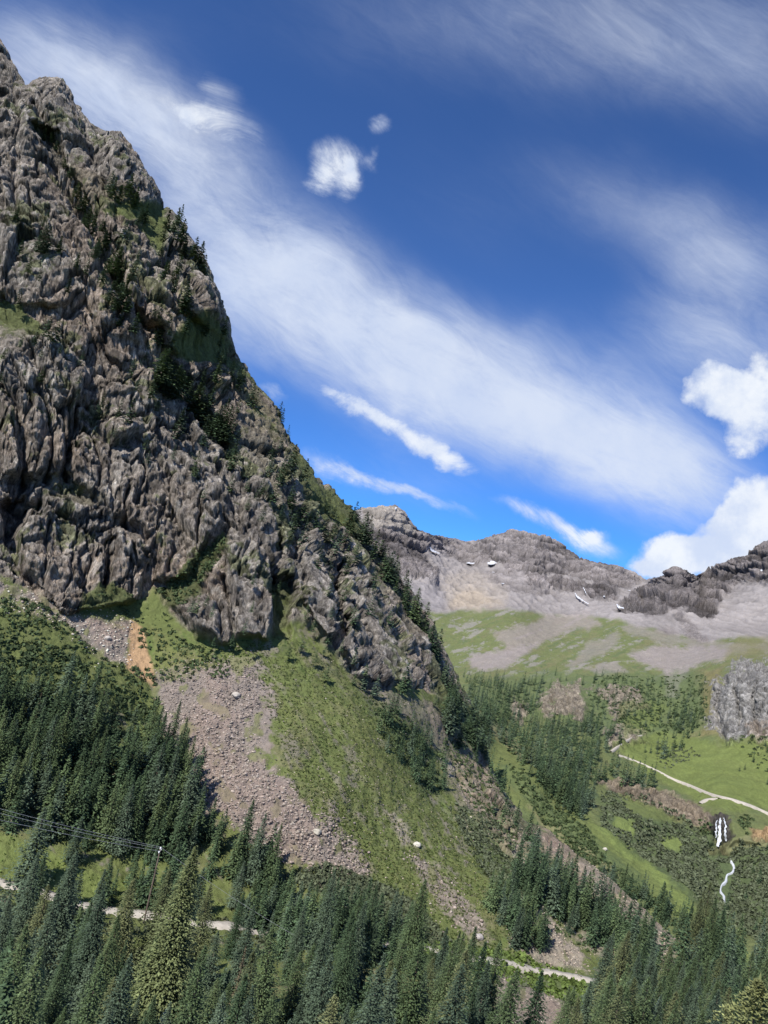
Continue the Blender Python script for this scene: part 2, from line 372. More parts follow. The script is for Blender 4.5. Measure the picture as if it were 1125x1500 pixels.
# buttresses that stand forward (+) and gullies that cut back (-), in metres
nzA = fbm(np.stack([px / 60, py / 60, px * 0], 1), 4, 0.6)
RELIEF = [
 ([(22,765),(75,722),(150,745),(215,800),(214,868),(185,885),(150,888),(98,898),(60,850),(30,815)], 8, 7),
 ([(105,640),(180,600),(250,640),(330,700),(325,760),(270,840),(220,850),(215,790),(150,740),(110,700)], 8, 9),
 ([(330,800),(365,785),(398,850),(392,935),(345,935)], 9, 6), ([(250,885),(290,860),(335,900),(338,940),(290,935)], 7, 6),
 ([(430,800),(458,780),(492,850),(500,925),(478,935),(445,880)], 11, 6), ([(508,850),(535,850),(600,950),(640,1000),(600,1005),(540,985),(500,950)], 11, 8),
 ([(470,800),(492,830),(508,900),(500,935),(484,870)], -14, 5), ([(0,740),(40,720),(45,760),(10,790)], -14, 8),
 ([(45,185),(75,190),(130,280),(165,350),(190,430),(178,470),(150,400),(110,290)], -13, 8),
 ([(190,430),(250,520),(290,560),(340,620),(330,650),(270,600),(220,540)], -9, 8),
 ([(160,185),(200,230),(238,300),(200,300),(165,270),(145,220)], 9, 8), ([(0,320),(80,330),(130,420),(90,450),(0,430)], 9, 10),
 ([(0,480),(80,490),(120,560),(100,680),(0,700)], 9, 12), ([(395,840),(425,850),(425,935),(398,930)], -9, 6),
 ([(255,330),(310,400),(338,500),(290,470),(255,400)], 7, 8), ([(260,530),(330,560),(350,640),(290,640)], 6, 8), ([(150,560),(220,540),(230,600),(170,640)], 7, 7)]
PS = CAM + rays(px, py) * DD[:, None]
for poly, a, wd in RELIEF: DD = DD - a * soft(px, py, poly, wd, nzA, 8)
CRACKS = [([(50,150),(95,245),(120,300),(150,370),(172,430),(165,470)], 9, 6), ([(0,330),(60,345),(110,390)], 5, 4), ([(105,140),(140,230),(165,300),(172,330)], 5, 4), ([(160,190),(150,240),(157,290)], 4, 3),
 ([(232,485),(245,540),(300,600),(335,645)], 8, 6), ([(190,440),(212,470),(232,485)], 6, 5), ([(166,785),(164,820),(158,860)], 7, 3), ([(188,715),(182,755),(178,770)], 5, 3), ([(243,735),(228,770),(214,800)], 5, 3),
 ([(294,725),(290,760),(289,795)], 5, 2.5), ([(262,770),(248,830)], 3.5, 2.5), ([(38,735),(52,742),(60,735)], 10, 5), ([(326,845),(338,890),(345,925)], 5, 3), ([(110,595),(104,640),(100,700)], 7, 5), ([(278,640),(292,680),(300,720)], 4, 3),
 ([(505,825),(490,862),(492,905),(498,940)], 11, 4), ([(432,785),(438,820),(446,860)], 8, 4), ([(412,770),(400,830),(402,870)], 6, 4), ([(520,880),(545,930),(560,980)], 5, 3), ([(565,900),(600,950),(640,1000)], 5, 3),
 ([(250,380),(262,440),(290,480)], 4, 4), ([(20,110),(30,180),(20,260),(28,320)], 5, 4), ([(70,300),(62,350)], 4, 3), ([(0,560),(30,600),(40,680),(20,740)], 6, 5), ([(130,470),(150,520),(190,560)], 5, 4), ([(60,560),(80,620),(75,700)], 5, 4),
 ([(205,640),(215,690),(205,740)], 4, 3), ([(340,650),(360,700),(350,770)], 4, 4), ([(380,660),(400,720),(430,780)], 5, 4), ([(135,620),(150,680),(140,730)], 4, 3), ([(120,760),(105,830),(95,880)], 2.5, 2), ([(75,755),(68,800),(62,840)], 2.5, 2), ([(145,780),(132,840),(125,880)], 2.5, 2), ([(198,800),(192,870)], 2.5, 2)]
def sdl(px, py, ln):
    d = np.full(len(px), 1e9)
    for (ax, ay), (bx_, by_) in zip(ln[:-1], ln[1:]):
        ex, ey = bx_ - ax, by_ - ay; t = np.clip(((px - ax) * ex + (py - ay) * ey) / (ex * ex + ey * ey), 0, 1); d = np.minimum(d, np.hypot(px - ax - t * ex, py - ay - t * ey))
    return d
def crack(px, py, lines, nz, D, k=1.0):
    o = np.zeros(len(px))
    for ln, a, w_ in lines:
        q = np.array(ln, float); kk = (px > q[:, 0].min() - 50) & (px < q[:, 0].max() + 50) & (py > q[:, 1].min() - 50) & (py < q[:, 1].max() + 50)
        dd_ = sdl(px[kk] + nz[kk] * 7, py[kk] + nz[kk] * 4, ln); o[kk] += a * k * (np.exp(-(dd_ / w_) ** 1.3) - .30 * np.exp(-((dd_ - 3.2 * w_) / (2.2 * w_)) ** 2))
    return o
DD = DD + crack(px, py, CRACKS, nzA, DD)
DD = DD + 16 * np.exp(-toS / 9.0)
PA = CAM + rays(px, py) * DD[:, None]
P3 = PA.reshape(NU, NT, 3)
def grid_normals(G):
    gu = np.gradient(G, axis=0); gv = np.gradient(G, axis=1); n = np.cross(gu, gv)
    return n / (np.linalg.norm(n, axis=2)[:, :, None] + 1e-9)
def blurg(a, k):
    for ax in (0, 1):
        for _ in range(k): a = (np.roll(a, 1, ax) + a + np.roll(a, -1, ax)) / 3 if False else np.concatenate([a.take([0], ax), (a.take(range(0, a.shape[ax] - 2), ax) + a.take(range(1, a.shape[ax] - 1), ax) + a.take(range(2, a.shape[ax]), ax)) / 3, a.take([-1], ax)], ax)
    return a
nA = grid_normals(blurg(PS.reshape(NU, NT, 3), 10))
if (nA[600, 400] * (-P3[600, 400])).sum() < 0: nA = -nA
nA = nA.reshape(-1, 3)
CLIFF = [(-400,-500),(-100,-400),(240,100),(420,400),(560,700),(760,960),(725,1040),(690,1035),(655,1028),(620,1006),(545,1003),(500,962),(440,905),(398,930),(345,938),(300,938),(262,915),(225,868),(185,888),(150,885),(100,902),(60,870),(0,845),(-300,800)]
SIDE = [(690,1085),(722,1130),(770,1200),(800,1240),(760,1245),(720,1180)]
cl = np.maximum(soft(px, py, CLIFF, 5, nzA, 10), 0.8 * soft(px, py, SIDE, 5, nzA, 6))
col = np.tile(GRASS, (len(px), 1)); grain = np.ones(len(px)); rock = np.zeros(len(px))
n_m = fbm(PA / 22.0, 5, 0.6); n_f = fbm(PA / 4.0, 4, 0.65); n_b = fbm(PA / 70.0, 3)
def paint(mask, c): 
    global col
    col = col * (1 - mask[:, None]) + np.asarray(c) * mask[:, None]
paint(sst(n_m + 0.5 * n_f, 0.05, 0.55) * 0.6, DRY); paint(sst(n_f + .4 * n_m, 0.25, 0.55) * 0.55, BRUSH)
paint(sst(-n_m + .6 * n_f, 0.45, 0.75) * 0.55, SCREE)
def region(poly, c, w=6, amp=10, k=1.0, thr=None):
    mk = soft(px, py, poly, w, nzA + 0.6 * n_f, amp) * k
    if thr is not None: mk = mk * sst(n_f * .7 + n_m * .6, thr - .18, thr + .18)
    paint(mk, c); return mk
fl = pn(np.stack([(px * .85 - py * .52) / 13, (px * .52 + py * .85) / 110, px * 0 + 1], 1)) + .45 * pn(np.stack([(px * .85 - py * .52) / 5, (px * .52 + py * .85) / 40, px * 0 + 1], 1))
paint(sst(fl + .35 * n_f, .30, .75) * .55, SCREE * .95); paint(sst(-fl + .4 * n_f, .30, .8) * .5, GRASS * (.85, 1.12, .8)); paint(sst(-fl * .3 + n_b + .3 * n_f, .2, .6) * .4, np.array([.17, .175, .065]))
rc_pale = [([(22,765),(75,722),(150,745),(215,800),(214,868),(185,885),(98,898),(60,850)], .5), ([(165,650),(190,660),(185,720),(165,740)], .5), ([(430,800),(458,780),(492,850),(500,925),(478,935),(445,880)], .55), ([(508,850),(535,850),(600,950),(590,990),(540,985),(500,950)], .45), ([(330,800),(365,785),(398,850),(392,935),(345,935)], .35), ([(185,560),(215,545),(225,590),(190,610)], .5), ([(0,470),(80,500),(60,560),(0,540)], .45), ([(240,530),(300,560),(330,600),(250,600)], .35)]
# talus, scars, brush, meadow on the slope
sc = [region([(222,1010),(262,985),(300,975),(340,965),(372,960),(384,1040),(372,1110),(430,1160),(505,1215),(550,1275),(480,1292),(395,1250),(300,1180),(250,1110)], SCREE, 7, 24),
 region([(-20,850),(50,872),(110,905),(190,912),(186,975),(150,972),(95,920),(-20,885)], SCREE * .95, 5, 8),
 region([(598,1245),(640,1265),(700,1335),(722,1385),(690,1375),(640,1320)], SCREE, 4, 7, .9),
 region([(560,1180),(590,1200),(612,1240),(590,1240)], PALE, 4, 6, .8),
 region([(640,1110),(672,1120),(715,1170),(770,1240),(820,1300),(800,1310),(740,1250),(690,1195)], PALE, 5, 8, .8),
 region([(780,1212),(835,1225),(885,1280),(985,1362),(1000,1385),(950,1372),(880,1318),(800,1258)], PALE, 5, 5, .95),
 region([(775,1215),(840,1225),(860,1260),(800,1260)], SCREE * (1.1, .92, .9), 5, 5, .8),
 region([(760,1340),(800,1330),(850,1390),(862,1425),(800,1412),(745,1385)], PALE * .92, 5, 7, .9),
 region([(820,1310),(930,1400),(925,1425),(870,1395),(800,1330)], PALE * .85, 5, 8, .7),
 region([(925,1375),(990,1362),(995,1432),(940,1428)], PALE, 4, 6, .95),
 region([(735,1415),(800,1438),(870,1500),(880,1600),(760,1600),(720,1480)], SCREE * 1.05, 5, 9, .9),
 region([(515,985),(580,1010),(640,1045),(700,1100),(720,1150),(660,1120),(600,1060),(520,1010)], SCREE * .85, 8, 12, .6),
 region([(470,1270),(510,1285),(560,1335),(520,1330)], PALE, 4, 6, .7)]
region([(-20,868),(60,885),(100,920),(150,965),(222,985),(238,1040),(225,1060),(150,1030),(-20,1010)], GRASS * .85, 5, 8, .8)
region([(-20,868),(30,875),(90,900),(60,905),(-20,890)], GRASS, 4, 5, .6)
region([(190,905),(214,925),(226,1006),(200,996),(182,985),(188,950)], ORANGE, 3, 4, .95)
region([(215,900),(260,950),(330,975),(240,1000),(225,960)], DRY * (.9, 1, .7), 5, 7, .6)
region([(480,1265),(560,1290),(620,1335),(680,1400),(600,1380),(480,1310)], BRUSH * 1.1, 6, 10, .8)
region([(535,1010),(600,1060),(650,1150),(620,1170),(560,1080)], BRUSH * 1.2, 6, 10, .6)
region([(680,1190),(720,1200),(770,1290),(760,1330),(700,1260)], BRUSH * 1.2, 6, 10, .8)
region([(-60,1200),(60,1238),(160,1290),(300,1290),(330,1345),(200,1340),(-60,1290)], LIME, 5, 8, .8)
region([(560,1370),(760,1395),(900,1440),(860,1500),(740,1420),(560,1400)], BRUSH * 1.6, 5, 8, .5)
screeM = np.clip(sum(sc), 0, 1)
paint(screeM * sst(fbm(np.stack([px / 26, py / 34, px * 0], 1), 3) + .2 * n_f, .25, .45) * .85, DRY * (.9, 1.0, .85)); paint(screeM * sst(n_b + .7 * n_m, .25, .7) * .5, SCREE * (1.12, .98, .95)); paint(screeM * sst(-n_f, .3, .7) * .5, SCREE * .6)
# rock of the cliff
big = cells(np.stack([PA[:, 0] / 17 + 3, PA[:, 1] / 17, (PA[:, 2] + .35 * PA[:, 0]) / 46], 1))
rc = ROCK[None, :] * (0.92 + 0.16 * big[0] + 0.14 * n_m)[:, None]
warm = sst(n_b, -.2, .5)[:, None]; rc = rc * (1 + warm * (np.array([1.05, .99, .95]) - 1)) * (1 + (1 - warm) * (np.array([.97, 1.0, 1.04]) - 1))
lich = (sst(n_f * .8 + n_m * .5, .25, .7) * .6)[:, None]; rc = rc * (1 - lich) + np.array([.42, .39, .34]) * lich
stn_ = sst(-n_f * .5 - n_m * .8, .35, .8)[:, None] * .5; rc = rc * (1 - stn_) + np.array([.10, .085, .08]) * stn_
for p_, k_ in rc_pale:
    mk_ = (soft(px, py, p_, 9, nzA, 14) * k_ * sst(n_f + .5 * n_m, -.5, .3))[:, None]; rc = rc * (1 - mk_) + np.array([.40, .365, .32]) * mk_
col = col * (1 - cl[:, None]) + rc * cl[:, None]; rock = cl.copy()
G = []
def cgreen(poly, c=GRASS, k=.9, w=5, amp=8): G.append(region(poly, c, w, amp, k))
cgreen([(178,292),(245,298),(250,320),(235,368),(212,355),(195,330),(150,312)], GRASS * 1.05, .95)
cgreen([(-40,432),(20,440),(62,478),(80,492),(20,492),(-40,478)], GRASS * 1.1, .9)
cgreen([(250,492),(275,470),(300,452),(322,480),(348,530),(372,560),(330,548),(265,520)], GRASS * 1.0, .95)
cgreen([(340,545),(400,600),(425,650),(400,650),(350,590)], DRY, .6)
cgreen([(425,650),(450,680),(505,742),(540,795),(505,775),(465,745),(432,705)], GRASS * 1.05, .9)
cgreen([(500,745),(600,880),(640,960),(600,930),(540,840)], DRY * .9, .35)
cgreen([(120,876),(168,850),(215,885),(230,870),(255,905),(262,930),(190,912),(110,905)], GRASS, .9)
cgreen([(222,868),(262,838),(325,780),(330,800),(300,850),(262,890),(245,890)], GRASS * .8, .9)
cgreen([(396,850),(420,850),(425,935),(398,930)], GRASS * .85, .8)
cgreen([(60,200),(140,250),(200,300),(150,300),(90,240)], DRY * .8, .35)
cgreen([(85,690),(150,725),(130,745),(70,720)], DRY * .8, .5)
cgreen([(-40,460),(60,500),(40,520),(-40,500)], PALE, .7)
cgreen([(350,600),(420,690),(430,760),(360,680)], DRY * .8, .3)
cgreen([(640,990),(700,1040),(700,1080),(640,1040)], GRASS * .8, .6)
ribm = np.maximum(soft(px, py, [(775,1205),(835,1215),(885,1270),(985,1355),(1005,1385),(950,1372),(880,1318),(800,1262)], 6), soft(px, py, [(655,1100),(700,1120),(760,1200),(775,1255),(735,1250),(690,1190)], 6))
paint(ribm * sst(n_f, -.5, .3) * .7, PALE * (1.0, .93, .84))
gm = np.clip(sum(G), 0, 1); cl = np.maximum(cl, .42 * ribm); ru = np.clip(cl - gm * .75, 0, 1); rock = ru
ledge = sst(n_m - .5 * n_f + .25 * sst(px - .55 * py, -80, 20) , .40, .60) * cl * .5; paint(np.clip(ledge * 1.4, 0, 1), GRASS * .8)
# relief of the rock: fluted faces, joints, blocks and small ledges (all about zero mean)
zm = lambda a: a - a.mean()
kc = np.where(cl > .01)[0]; PC = PA[kc]; nfc = n_f[kc]; toc = px[kc]
wv = np.stack([pn(PC / 14.0 + 3), pn(PC / 14.0 + 31), pn(PC / 14.0 + 57)], 1)
Pw = PC + 2.0 * wv; Pw[:, 0] += (.10 + .45 * sst(toc, 420, 520)) * PC[:, 2]
def st3(a, b, o=0): return np.stack([Pw[:, 0] / a + o, Pw[:, 1] / a + o, Pw[:, 2] / b], 1)
rough = .28 + 1.15 * sst(fbm(PC / 42.0 + 77, 2), -.2, .35); F0 = facets(st3(26, 95, 11))
F1 = facets(st3(9, 60)); F2 = facets(st3(3.6, 26, 5)); F3 = facets(st3(1.7, 9, 2)); F4 = facets(PC / (2.4, 2.4, 1.9) + 7)
led = pn(np.stack([PC[:, 0] / 30, PC[:, 1] / 30, PC[:, 2] / 9 + .5 * wv[:, 0]], 1))
dc = (3.0 * fbm(st3(38, 130), 2) + 5.5 * (F0[0] - .5) + 15 * F0[2] - 3.2 * np.exp(-F0[1] / .035) + 1.1 * zm(ridged(st3(9, 60, 4), 2, .5)) + 2.6 * (F1[0] - .5) + 6.5 * F1[2] - 1.2 * np.exp(-F1[1] / .06) + 1.7 * (F2[0] - .5) * rough + 1.0 * F2[2] - .8 * np.exp(-F2[1] / .08)
     + .80 * (F3[0] - .5) * rough + .7 * F3[2] * rough + .50 * (F4[0] - .5) * rough + 2.2 * sst(led, .0, .10) - 1.1 + .7 * zm(ridged(st3(2.6, 22, 8), 2, .6)) + .3 * nfc)
d = np.zeros(len(px)); d[kc] = dc * .80
colf = np.zeros(len(px)); colf[kc] = .40 * (F2[0] - .5) + .50 * (F3[0] - .5) + .35 * (F4[0] - .5) - .35 * np.exp(-F2[1] / .07) - .3 * np.exp(-F1[1] / .05) + .25 * zm(ridged(st3(1.6, 12, 3), 2, .6))
col = col * np.clip(1 + (ru * colf), .3, 2)[:, None]
fade = sst(toS, 0, 25) * .55 + .45
disp = ru * d * fade + (1 - ru) * (1.0 * n_m + .35 * n_f + 2.2 * n_b * (1 - sst(-PA[:, 2], 70, 95) * .6)) + screeM * (1 - cl) * (.35 * n_f)
PA = PA + nA * disp[:, None]
P3 = PA.reshape(NU, NT, 3)
# far side of the mountain: falls away behind the crest
back = []
crest = P3[:, -1]; away = crest - CAM; away[:, 2] = 0; away /= np.linalg.norm(away, axis=1)[:, None]
tow = np.array([0.35, 0.94, 0]);
for s in (2, 6, 14, 28, 50, 90, 150, 230):
    q = crest + (away * .6 + tow * .4) * s + np.array([0, 0, -1.0]) * (s * .85)
    q = q + (fbm(q / 18.0, 3) * min(s * .12, 5))[:, None] * np.array([.5, -.3, .6]); back.append(q)
nb_ = len(back)
P3 = np.concatenate([P3, np.stack(back, 1)], 1); NTT = NT + nb_
def padg(a, c=None):
    a = a.reshape((NU, NT) + a.shape[1:]); e = np.repeat(a[:, -1:], nb_, 1); return np.concatenate([a, e], 1).reshape((-1,) + a.shape[2:])
colA, rockA, grainA = padg(col), padg(rock), padg(grain * (.55 + .45 * cl))
def quads(nu, nv, flip=False):
    i = np.arange(nu - 1)[:, None] * nv + np.arange(nv - 1)[None, :]
    q = np.stack([i, i + nv, i + nv + 1, i + 1], 2).reshape(-1, 4)
    return q[:, ::-1] if flip else q
VA = P3.reshape(-1, 3)
tag(mesh_obj('mountain_slope', VA, quads(NU, NTT), M_TER, col=np.clip(colA, 0, 1), attrs={'rock': rockA, 'grain': grainA}), 'steep grey cliff and grassy talus slope filling the left side', kind='structure')
# look-up from a direction to the surface vertex
def lookup(px_, py_, idx):
    T = np.full((1000, 760), -1, np.int64)
    a = ((py_ + 200) / 2).astype(int); b = ((px_ + 180) / 2).astype(int)
    k = (a >= 0) & (a < 1000) & (b >= 0) & (b < 760); T[a[k], b[k]] = idx[k]
    for _ in range(3):
        for ax, s in ((0, 1), (0, -1), (1, 1), (1, -1)):
            r = np.roll(T, s, ax); T = np.where(T < 0, r, T)
    return T
gidx = (np.arange(NU)[:, None] * NTT + np.arange(NT)[None, :]).ravel()
TA = lookup(px, py, gidx)
def onA(x, y):
    i = TA[int((y + 200) / 2), int((x + 180) / 2)]; return None if i < 0 else VA[i].copy()

# ------------------------------------------------------------------ valley beyond and the far range: one surface, two objects
SKY = [(430,800),(480,765),(527,746),(560,743),(578,741),(592,750),(612,772),(632,782),(655,789),(682,793),(705,790),(730,783),(752,779),(775,783),(798,784),(815,795),(832,803),(850,814),(875,822),(900,828),(925,838),(947,849),(968,845),(990,835),(1005,838),(1020,843),(1040,834),(1052,826),(1075,816),(1095,812),(1125,798),(1180,770),(1260,745),(1380,760)]
B_CTRL = [(700,1045,520),(780,1110,478),(860,1200,430),(720,1120,455),(800,1200,412),(900,1280,380),(1000,1350,362),(1125,1430,345),
 (1000,1300,405),(1060,1310,448),(1125,1300,458),(1055,1240,505),(1055,1192,530),(1125,1225,520),(950,1200,480),(950,1240,450),(900,1150,540),(1000,1170,575),(1125,1195,565),(900,1100,625),
 (1000,1130,640),(1125,1120,655),(750,1060,620),(700,1000,770),(850,1050,690),(950,1060,740),(1060,1090,690),(1090,1030,750),(1060,985,850),(1125,980,835),(800,985,900),(900,985,920),
 (1000,1010,870),(650,985,880),(640,895,1250),(750,900,1220),(900,915,1250),(1000,942,1150),(1125,948,1100),(575,741,1950),(527,745,1900),(600,850,1500),(640,800,2050),(660,789,2350),
 (700,850,1750),(750,779,2400),(800,785,2400),(830,860,1900),(850,815,2350),(947,849,2250),(900,885,1500),(990,835,1800),(960,880,1560),(1020,842,1980),(1095,812,2000),(1125,798,2000),
 (1060,900,1480),(1250,745,2100),(1000,925,1250),(1380,760,2100),(1350,950,1000),(1350,1200,560),(1350,1450,330),(1125,1520,325),(1300,1620,290),(900,1500,330),(600,1300,360),
 (600,1100,520),(500,900,1250),(500,1200,430),(430,1000,900),(430,800,1800),(430,1600,330),(900,1600,310)]
dB = rbf(B_CTRL)
NC, NR = 700, 760
xs = np.linspace(450, 1370, NC); sy = np.interp(xs, [a for a, b in SKY], [b for a, b in SKY])
tv = np.linspace(0, 1, NR)
# finer rows near the range
yb = 1600.0
tv2 = tv ** 1.25
BX = np.repeat(xs[:, None], NR, 1); BY = yb + (sy[:, None] - yb) * (1 - (1 - tv[None, :]) ** 1.35)
bx, by = BX.ravel(), BY.ravel()
D2 = dB(bx, by)
nzB = fbm(np.stack([bx / 45, by / 45, bx * 0 + 4], 1), 4, 0.6)
# lip of the green avalanche slope in front of the wooded valley
LIP = [(690,1036),(700,1045),(740,1074),(780,1110),(830,1165),(868,1205),(700,1300),(500,1300),(500,1000)]
lip = soft(bx, by, LIP, 3) ; ed = sdist(bx, by, LIP)
D2 = D2 - 0 * lip
D2 = D2 * (1 + .10 * (1 - lip) * np.exp(-np.clip(-ed, 0, 400) / 60) * sst(-(bx - 880), 0, 100) * sst(-(by - 1225), 0, 110))
BREL = [([(1042,1015),(1060,985),(1100,968),(1200,960),(1250,1060),(1125,1080),(1060,1090),(1048,1050)], 16, 9), ([(795,1030),(815,1008),(850,1006),(862,1030),(850,1052),(800,1052)], 30, 4),
 ([(745,1035),(752,1022),(765,1035),(762,1050)], 18, 3), ([(870,1010),(930,1005),(945,1040),(900,1050)], 18, 6), ([(880,1062),(930,1065),(948,1090),(900,1092)], 18, 5),
 ([(880,1145),(930,1148),(1000,1172),(1045,1195),(1045,1215),(985,1200),(930,1168)], 12, 4),
 ([(1030,1195),(1047,1196),(1046,1236),(1030,1240)], 9, 3), ([(1068,1196),(1125,1200),(1125,1230),(1066,1238)], 9, 3),
 # far range: dark faces, towers and noses
 ([(532,770),(560,775),(600,790),(625,800),(645,840),(642,862),(600,880),(540,850)], 150, 8), ([(575,742),(592,752),(606,790),(596,795),(585,760)], 60, 4),
 ([(930,870),(960,848),(990,838),(1015,850),(1030,900),(1045,930),(1000,905),(940,905),(905,900)], 130, 8), ([(1040,835),(1100,812),(1180,800),(1180,870),(1085,862),(1050,880)], 90, 8),
 ([(755,805),(790,787),(830,806),(850,830),(800,825)], 60, 8), ([(770,846),(830,850),(905,868),(880,873),(820,866),(770,855)], 50, 4), ([(690,800),(745,785),(760,815),(730,820)], 60, 8),
 ([(620,790),(680,800),(720,820),(700,828),(650,815)], -60, 8)]
PSB = CAM + rays(bx, by) * D2[:, None]
for poly, a, wd in BREL: D2 = D2 - a * (.35 if a > 40 or a < -40 else .8) * soft(bx, by, poly, wd * 2.2, nzB, 5)
D2 = D2 + crack(bx, by, [([(1062,995),(1052,1040),(1060,1085)], 14, 4), ([(1095,975),(1080,1010),(1084,1060)], 9, 3), ([(1125,985),(1105,1030),(1110,1075)], 9, 3), ([(828,1008),(832,1045)], 9, 2.5), ([(808,1012),(812,1050)], 6, 2), ([(843,1010),(848,1045)], 6, 2)], nzB, D2)
PB = CAM + rays(bx, by) * D2[:, None]
nB = grid_normals(blurg(PSB.reshape(NC, NR, 3), 10))
if (nB[350, 300] * (-PB.reshape(NC, NR, 3)[350, 300])).sum() < 0: nB = -nB
nB = nB.reshape(-1, 3)
far = sst(D2, 1150, 1450)
sc_ = np.where(D2 > 1200, 1.0, .35)
n_m = fbm(PB / 60.0, 5, .6) * far + fbm(PB / 26.0, 5, .6) * (1 - far)
n_f = fbm(PB / 14.0, 4, .65) * far + fbm(PB / 6.0, 4, .65) * (1 - far)
n_b = fbm(PB / 200.0, 3)
col = np.tile(FGRASS, (len(bx), 1))
def region(poly, c, w=4, amp=7, k=1.0, thr=None):
    mk = soft(bx, by, poly, w, nzB + 0.5 * n_f, amp) * k
    if thr is not None: mk = mk * sst(n_f * .6 + n_m * .6, thr - .18, thr + .18)
    paint(mk, c); return mk
paint(sst(n_m + .4 * n_f, .1, .6) * .55, BRUSH * 1.6); paint(sst(-n_m + .5 * n_f, .35, .75) * .5, DRY)
def streak(L_, w_, k): return pn(np.stack([(bx * .92 - by * .39) / L_, (bx * .39 + by * .92) / w_, bx * 0 + k], 1))
stk = streak(60, 9, 2) + .6 * streak(22, 4, 5) + .4 * n_f; up_ = sst(-by, -1010, -975)
paint(sst(-stk + .5 * n_m, .2, .6) * .6 * up_, DRY * .9); paint(sst(streak(40, 5, 9) + .5 * n_f, .25, .5) * .7 * up_, BRUSH * 1.5); paint(sst(stk + .3 * n_m, .30, .55) * .75 * up_, np.array([.27, .25, .225]))
# high range
RANGE = [(400,600),(1450,600),(1450,935),(1125,938),(1085,935),(1030,940),(980,925),(930,915),(880,903),(830,903),(780,897),(740,893),(690,893),(650,896),(600,898),(400,900)]
rg = soft(bx, by, RANGE, 4, nzB, 5)
tal = FTALUS[None, :] * (1 + .10 * n_b + .07 * n_m)[:, None]
col = col * (1 - rg[:, None]) + tal * rg[:, None]
RU = []
def farrock(poly, c=FROCK, k=1.0, w=4, amp=7): RU.append(region(poly, c, w, amp, k))
farrock([(527,740),(580,738),(618,775),(600,788),(575,775),(530,768)], FTALUS * (.95, .93, .82), .7)
farrock([(530,775),(560,778),(598,785),(625,800),(642,838),(640,856),(606,850),(540,850),(520,800)], FROCK * .95)
farrock([(598,745),(640,780),(690,792),(690,802),(720,815),(735,822),(700,826),(650,812),(612,790)], FROCK * 1.15, .8)
farrock([(700,780),(750,770),(800,775),(850,810),(900,825),(945,845),(925,865),(860,848),(800,842),(750,835),(720,815),(690,800)], FROCK * 1.1, .9)
farrock([(768,844),(830,850),(905,866),(900,875),(830,868),(770,856)], FROCK * .8)
farrock([(700,838),(770,838),(830,880),(760,870)], FROCK * 1.35, .5)
farrock([(905,895),(930,868),(965,845),(990,832),(1020,842),(1045,860),(1050,900),(1030,905),(1000,885),(960,905),(930,895)], FROCK * .78)
farrock([(1020,840),(1050,822),(1095,808),(1180,770),(1400,740),(1400,860),(1130,860),(1085,855),(1065,870),(1045,895),(1030,870)], FROCK * .9)
farrock([(985,890),(1010,905),(1035,940),(1005,935)], FROCK * 1.2, .6)
region([(648,845),(700,838),(745,870),(742,893),(650,893)], FTALUS * (1.12, 1.08, .98), 6, 6, .8)
region([(665,868),(700,860),(735,885),(700,893),(655,890)], np.array([.36, .29, .20]), 6, 6, .45)
region([(560,850),(650,855),(655,893),(590,893)], FTALUS * (.9, .91, .95), 6, 6, .8)
# green benches with pink scree
region([(640,975),(700,955),(760,940),(800,915),(850,905),(900,910),(905,925),(860,945),(800,960),(745,985),(700,982)], PINK, 4, 8, .0)
region([(720,925),(800,905),(860,902),(880,915),(800,935),(740,962),(735,945)], PINK * (1.0, .98, .96), 5, 8, .75)
region([(680,962),(740,950),(785,945),(760,965),(740,980),(690,980)], PINK, 4, 5, .9)
region([(860,945),(905,925),(900,950),(840,980),(830,975)], PINK * .95, 4, 7, .6)
region([(920,960),(960,945),(1010,945),(1070,952),(1060,965),(1010,980),(995,1000),(990,1022),(975,1020),(970,985)], PINK, 4, 6, .9)
region([(850,978),(905,968),(920,985),(880,990)], PINK, 3, 5, .7)
region([(900,915),(980,925),(1030,940),(1125,940),(1130,955),(1030,955),(960,940)], PINK * .95, 4, 7, .6)
region([(1080,930),(1400,925),(1400,960),(1060,965)], DRY, 4, 6, .5)
region([(1020,985),(1060,975),(1050,1030),(1060,1080),(1030,1075)], DRY * (1.25, 1.05, 1), 5, 7, .5)
region([(680,1005),(800,985),(1030,985),(1035,1060),(960,1080),(900,1095),(820,1060),(690,1040)], BRUSH * 1.5, 6, 9, .65)
# outcrops
for p in ([(1042,1015),(1060,985),(1100,970),(1250,960),(1260,1070),(1125,1082),(1060,1090),(1048,1050)],): farrock(p, np.array([.27, .26, .25]), .95, 4, 22)
for p in ([(795,1030),(815,1006),(850,1004),(862,1030),(852,1052),(800,1052)], [(740,1035),(752,1020),(766,1035),(762,1050)], [(868,1010),(930,1005),(945,1040),(900,1050)], [(875,1062),(930,1062),(950,1092),(895,1094)],
          [(1095,1060),(1160,1055),(1180,1100),(1110,1110)]): farrock(p, PALE * (.8, .78, .78), .85, 3, 16)
farrock([(875,1143),(930,1146),(1000,1170),(1050,1195),(1042,1212),(985,1205),(930,1172)], PALE * (.8, .74, .7), .85, 3, 5)
farrock([(1040,1198),(1050,1192),(1066,1196),(1078,1222),(1066,1238),(1048,1236)], np.array([.075, .068, .065]), .95, 3, 7)
farrock([(1030,1243),(1062,1238),(1068,1252),(1040,1256)], ORANGE, .9, 2, 3)
farrock([(1100,1215),(1180,1200),(1180,1235),(1105,1228)], ORANGE * .95, .8, 3, 4)
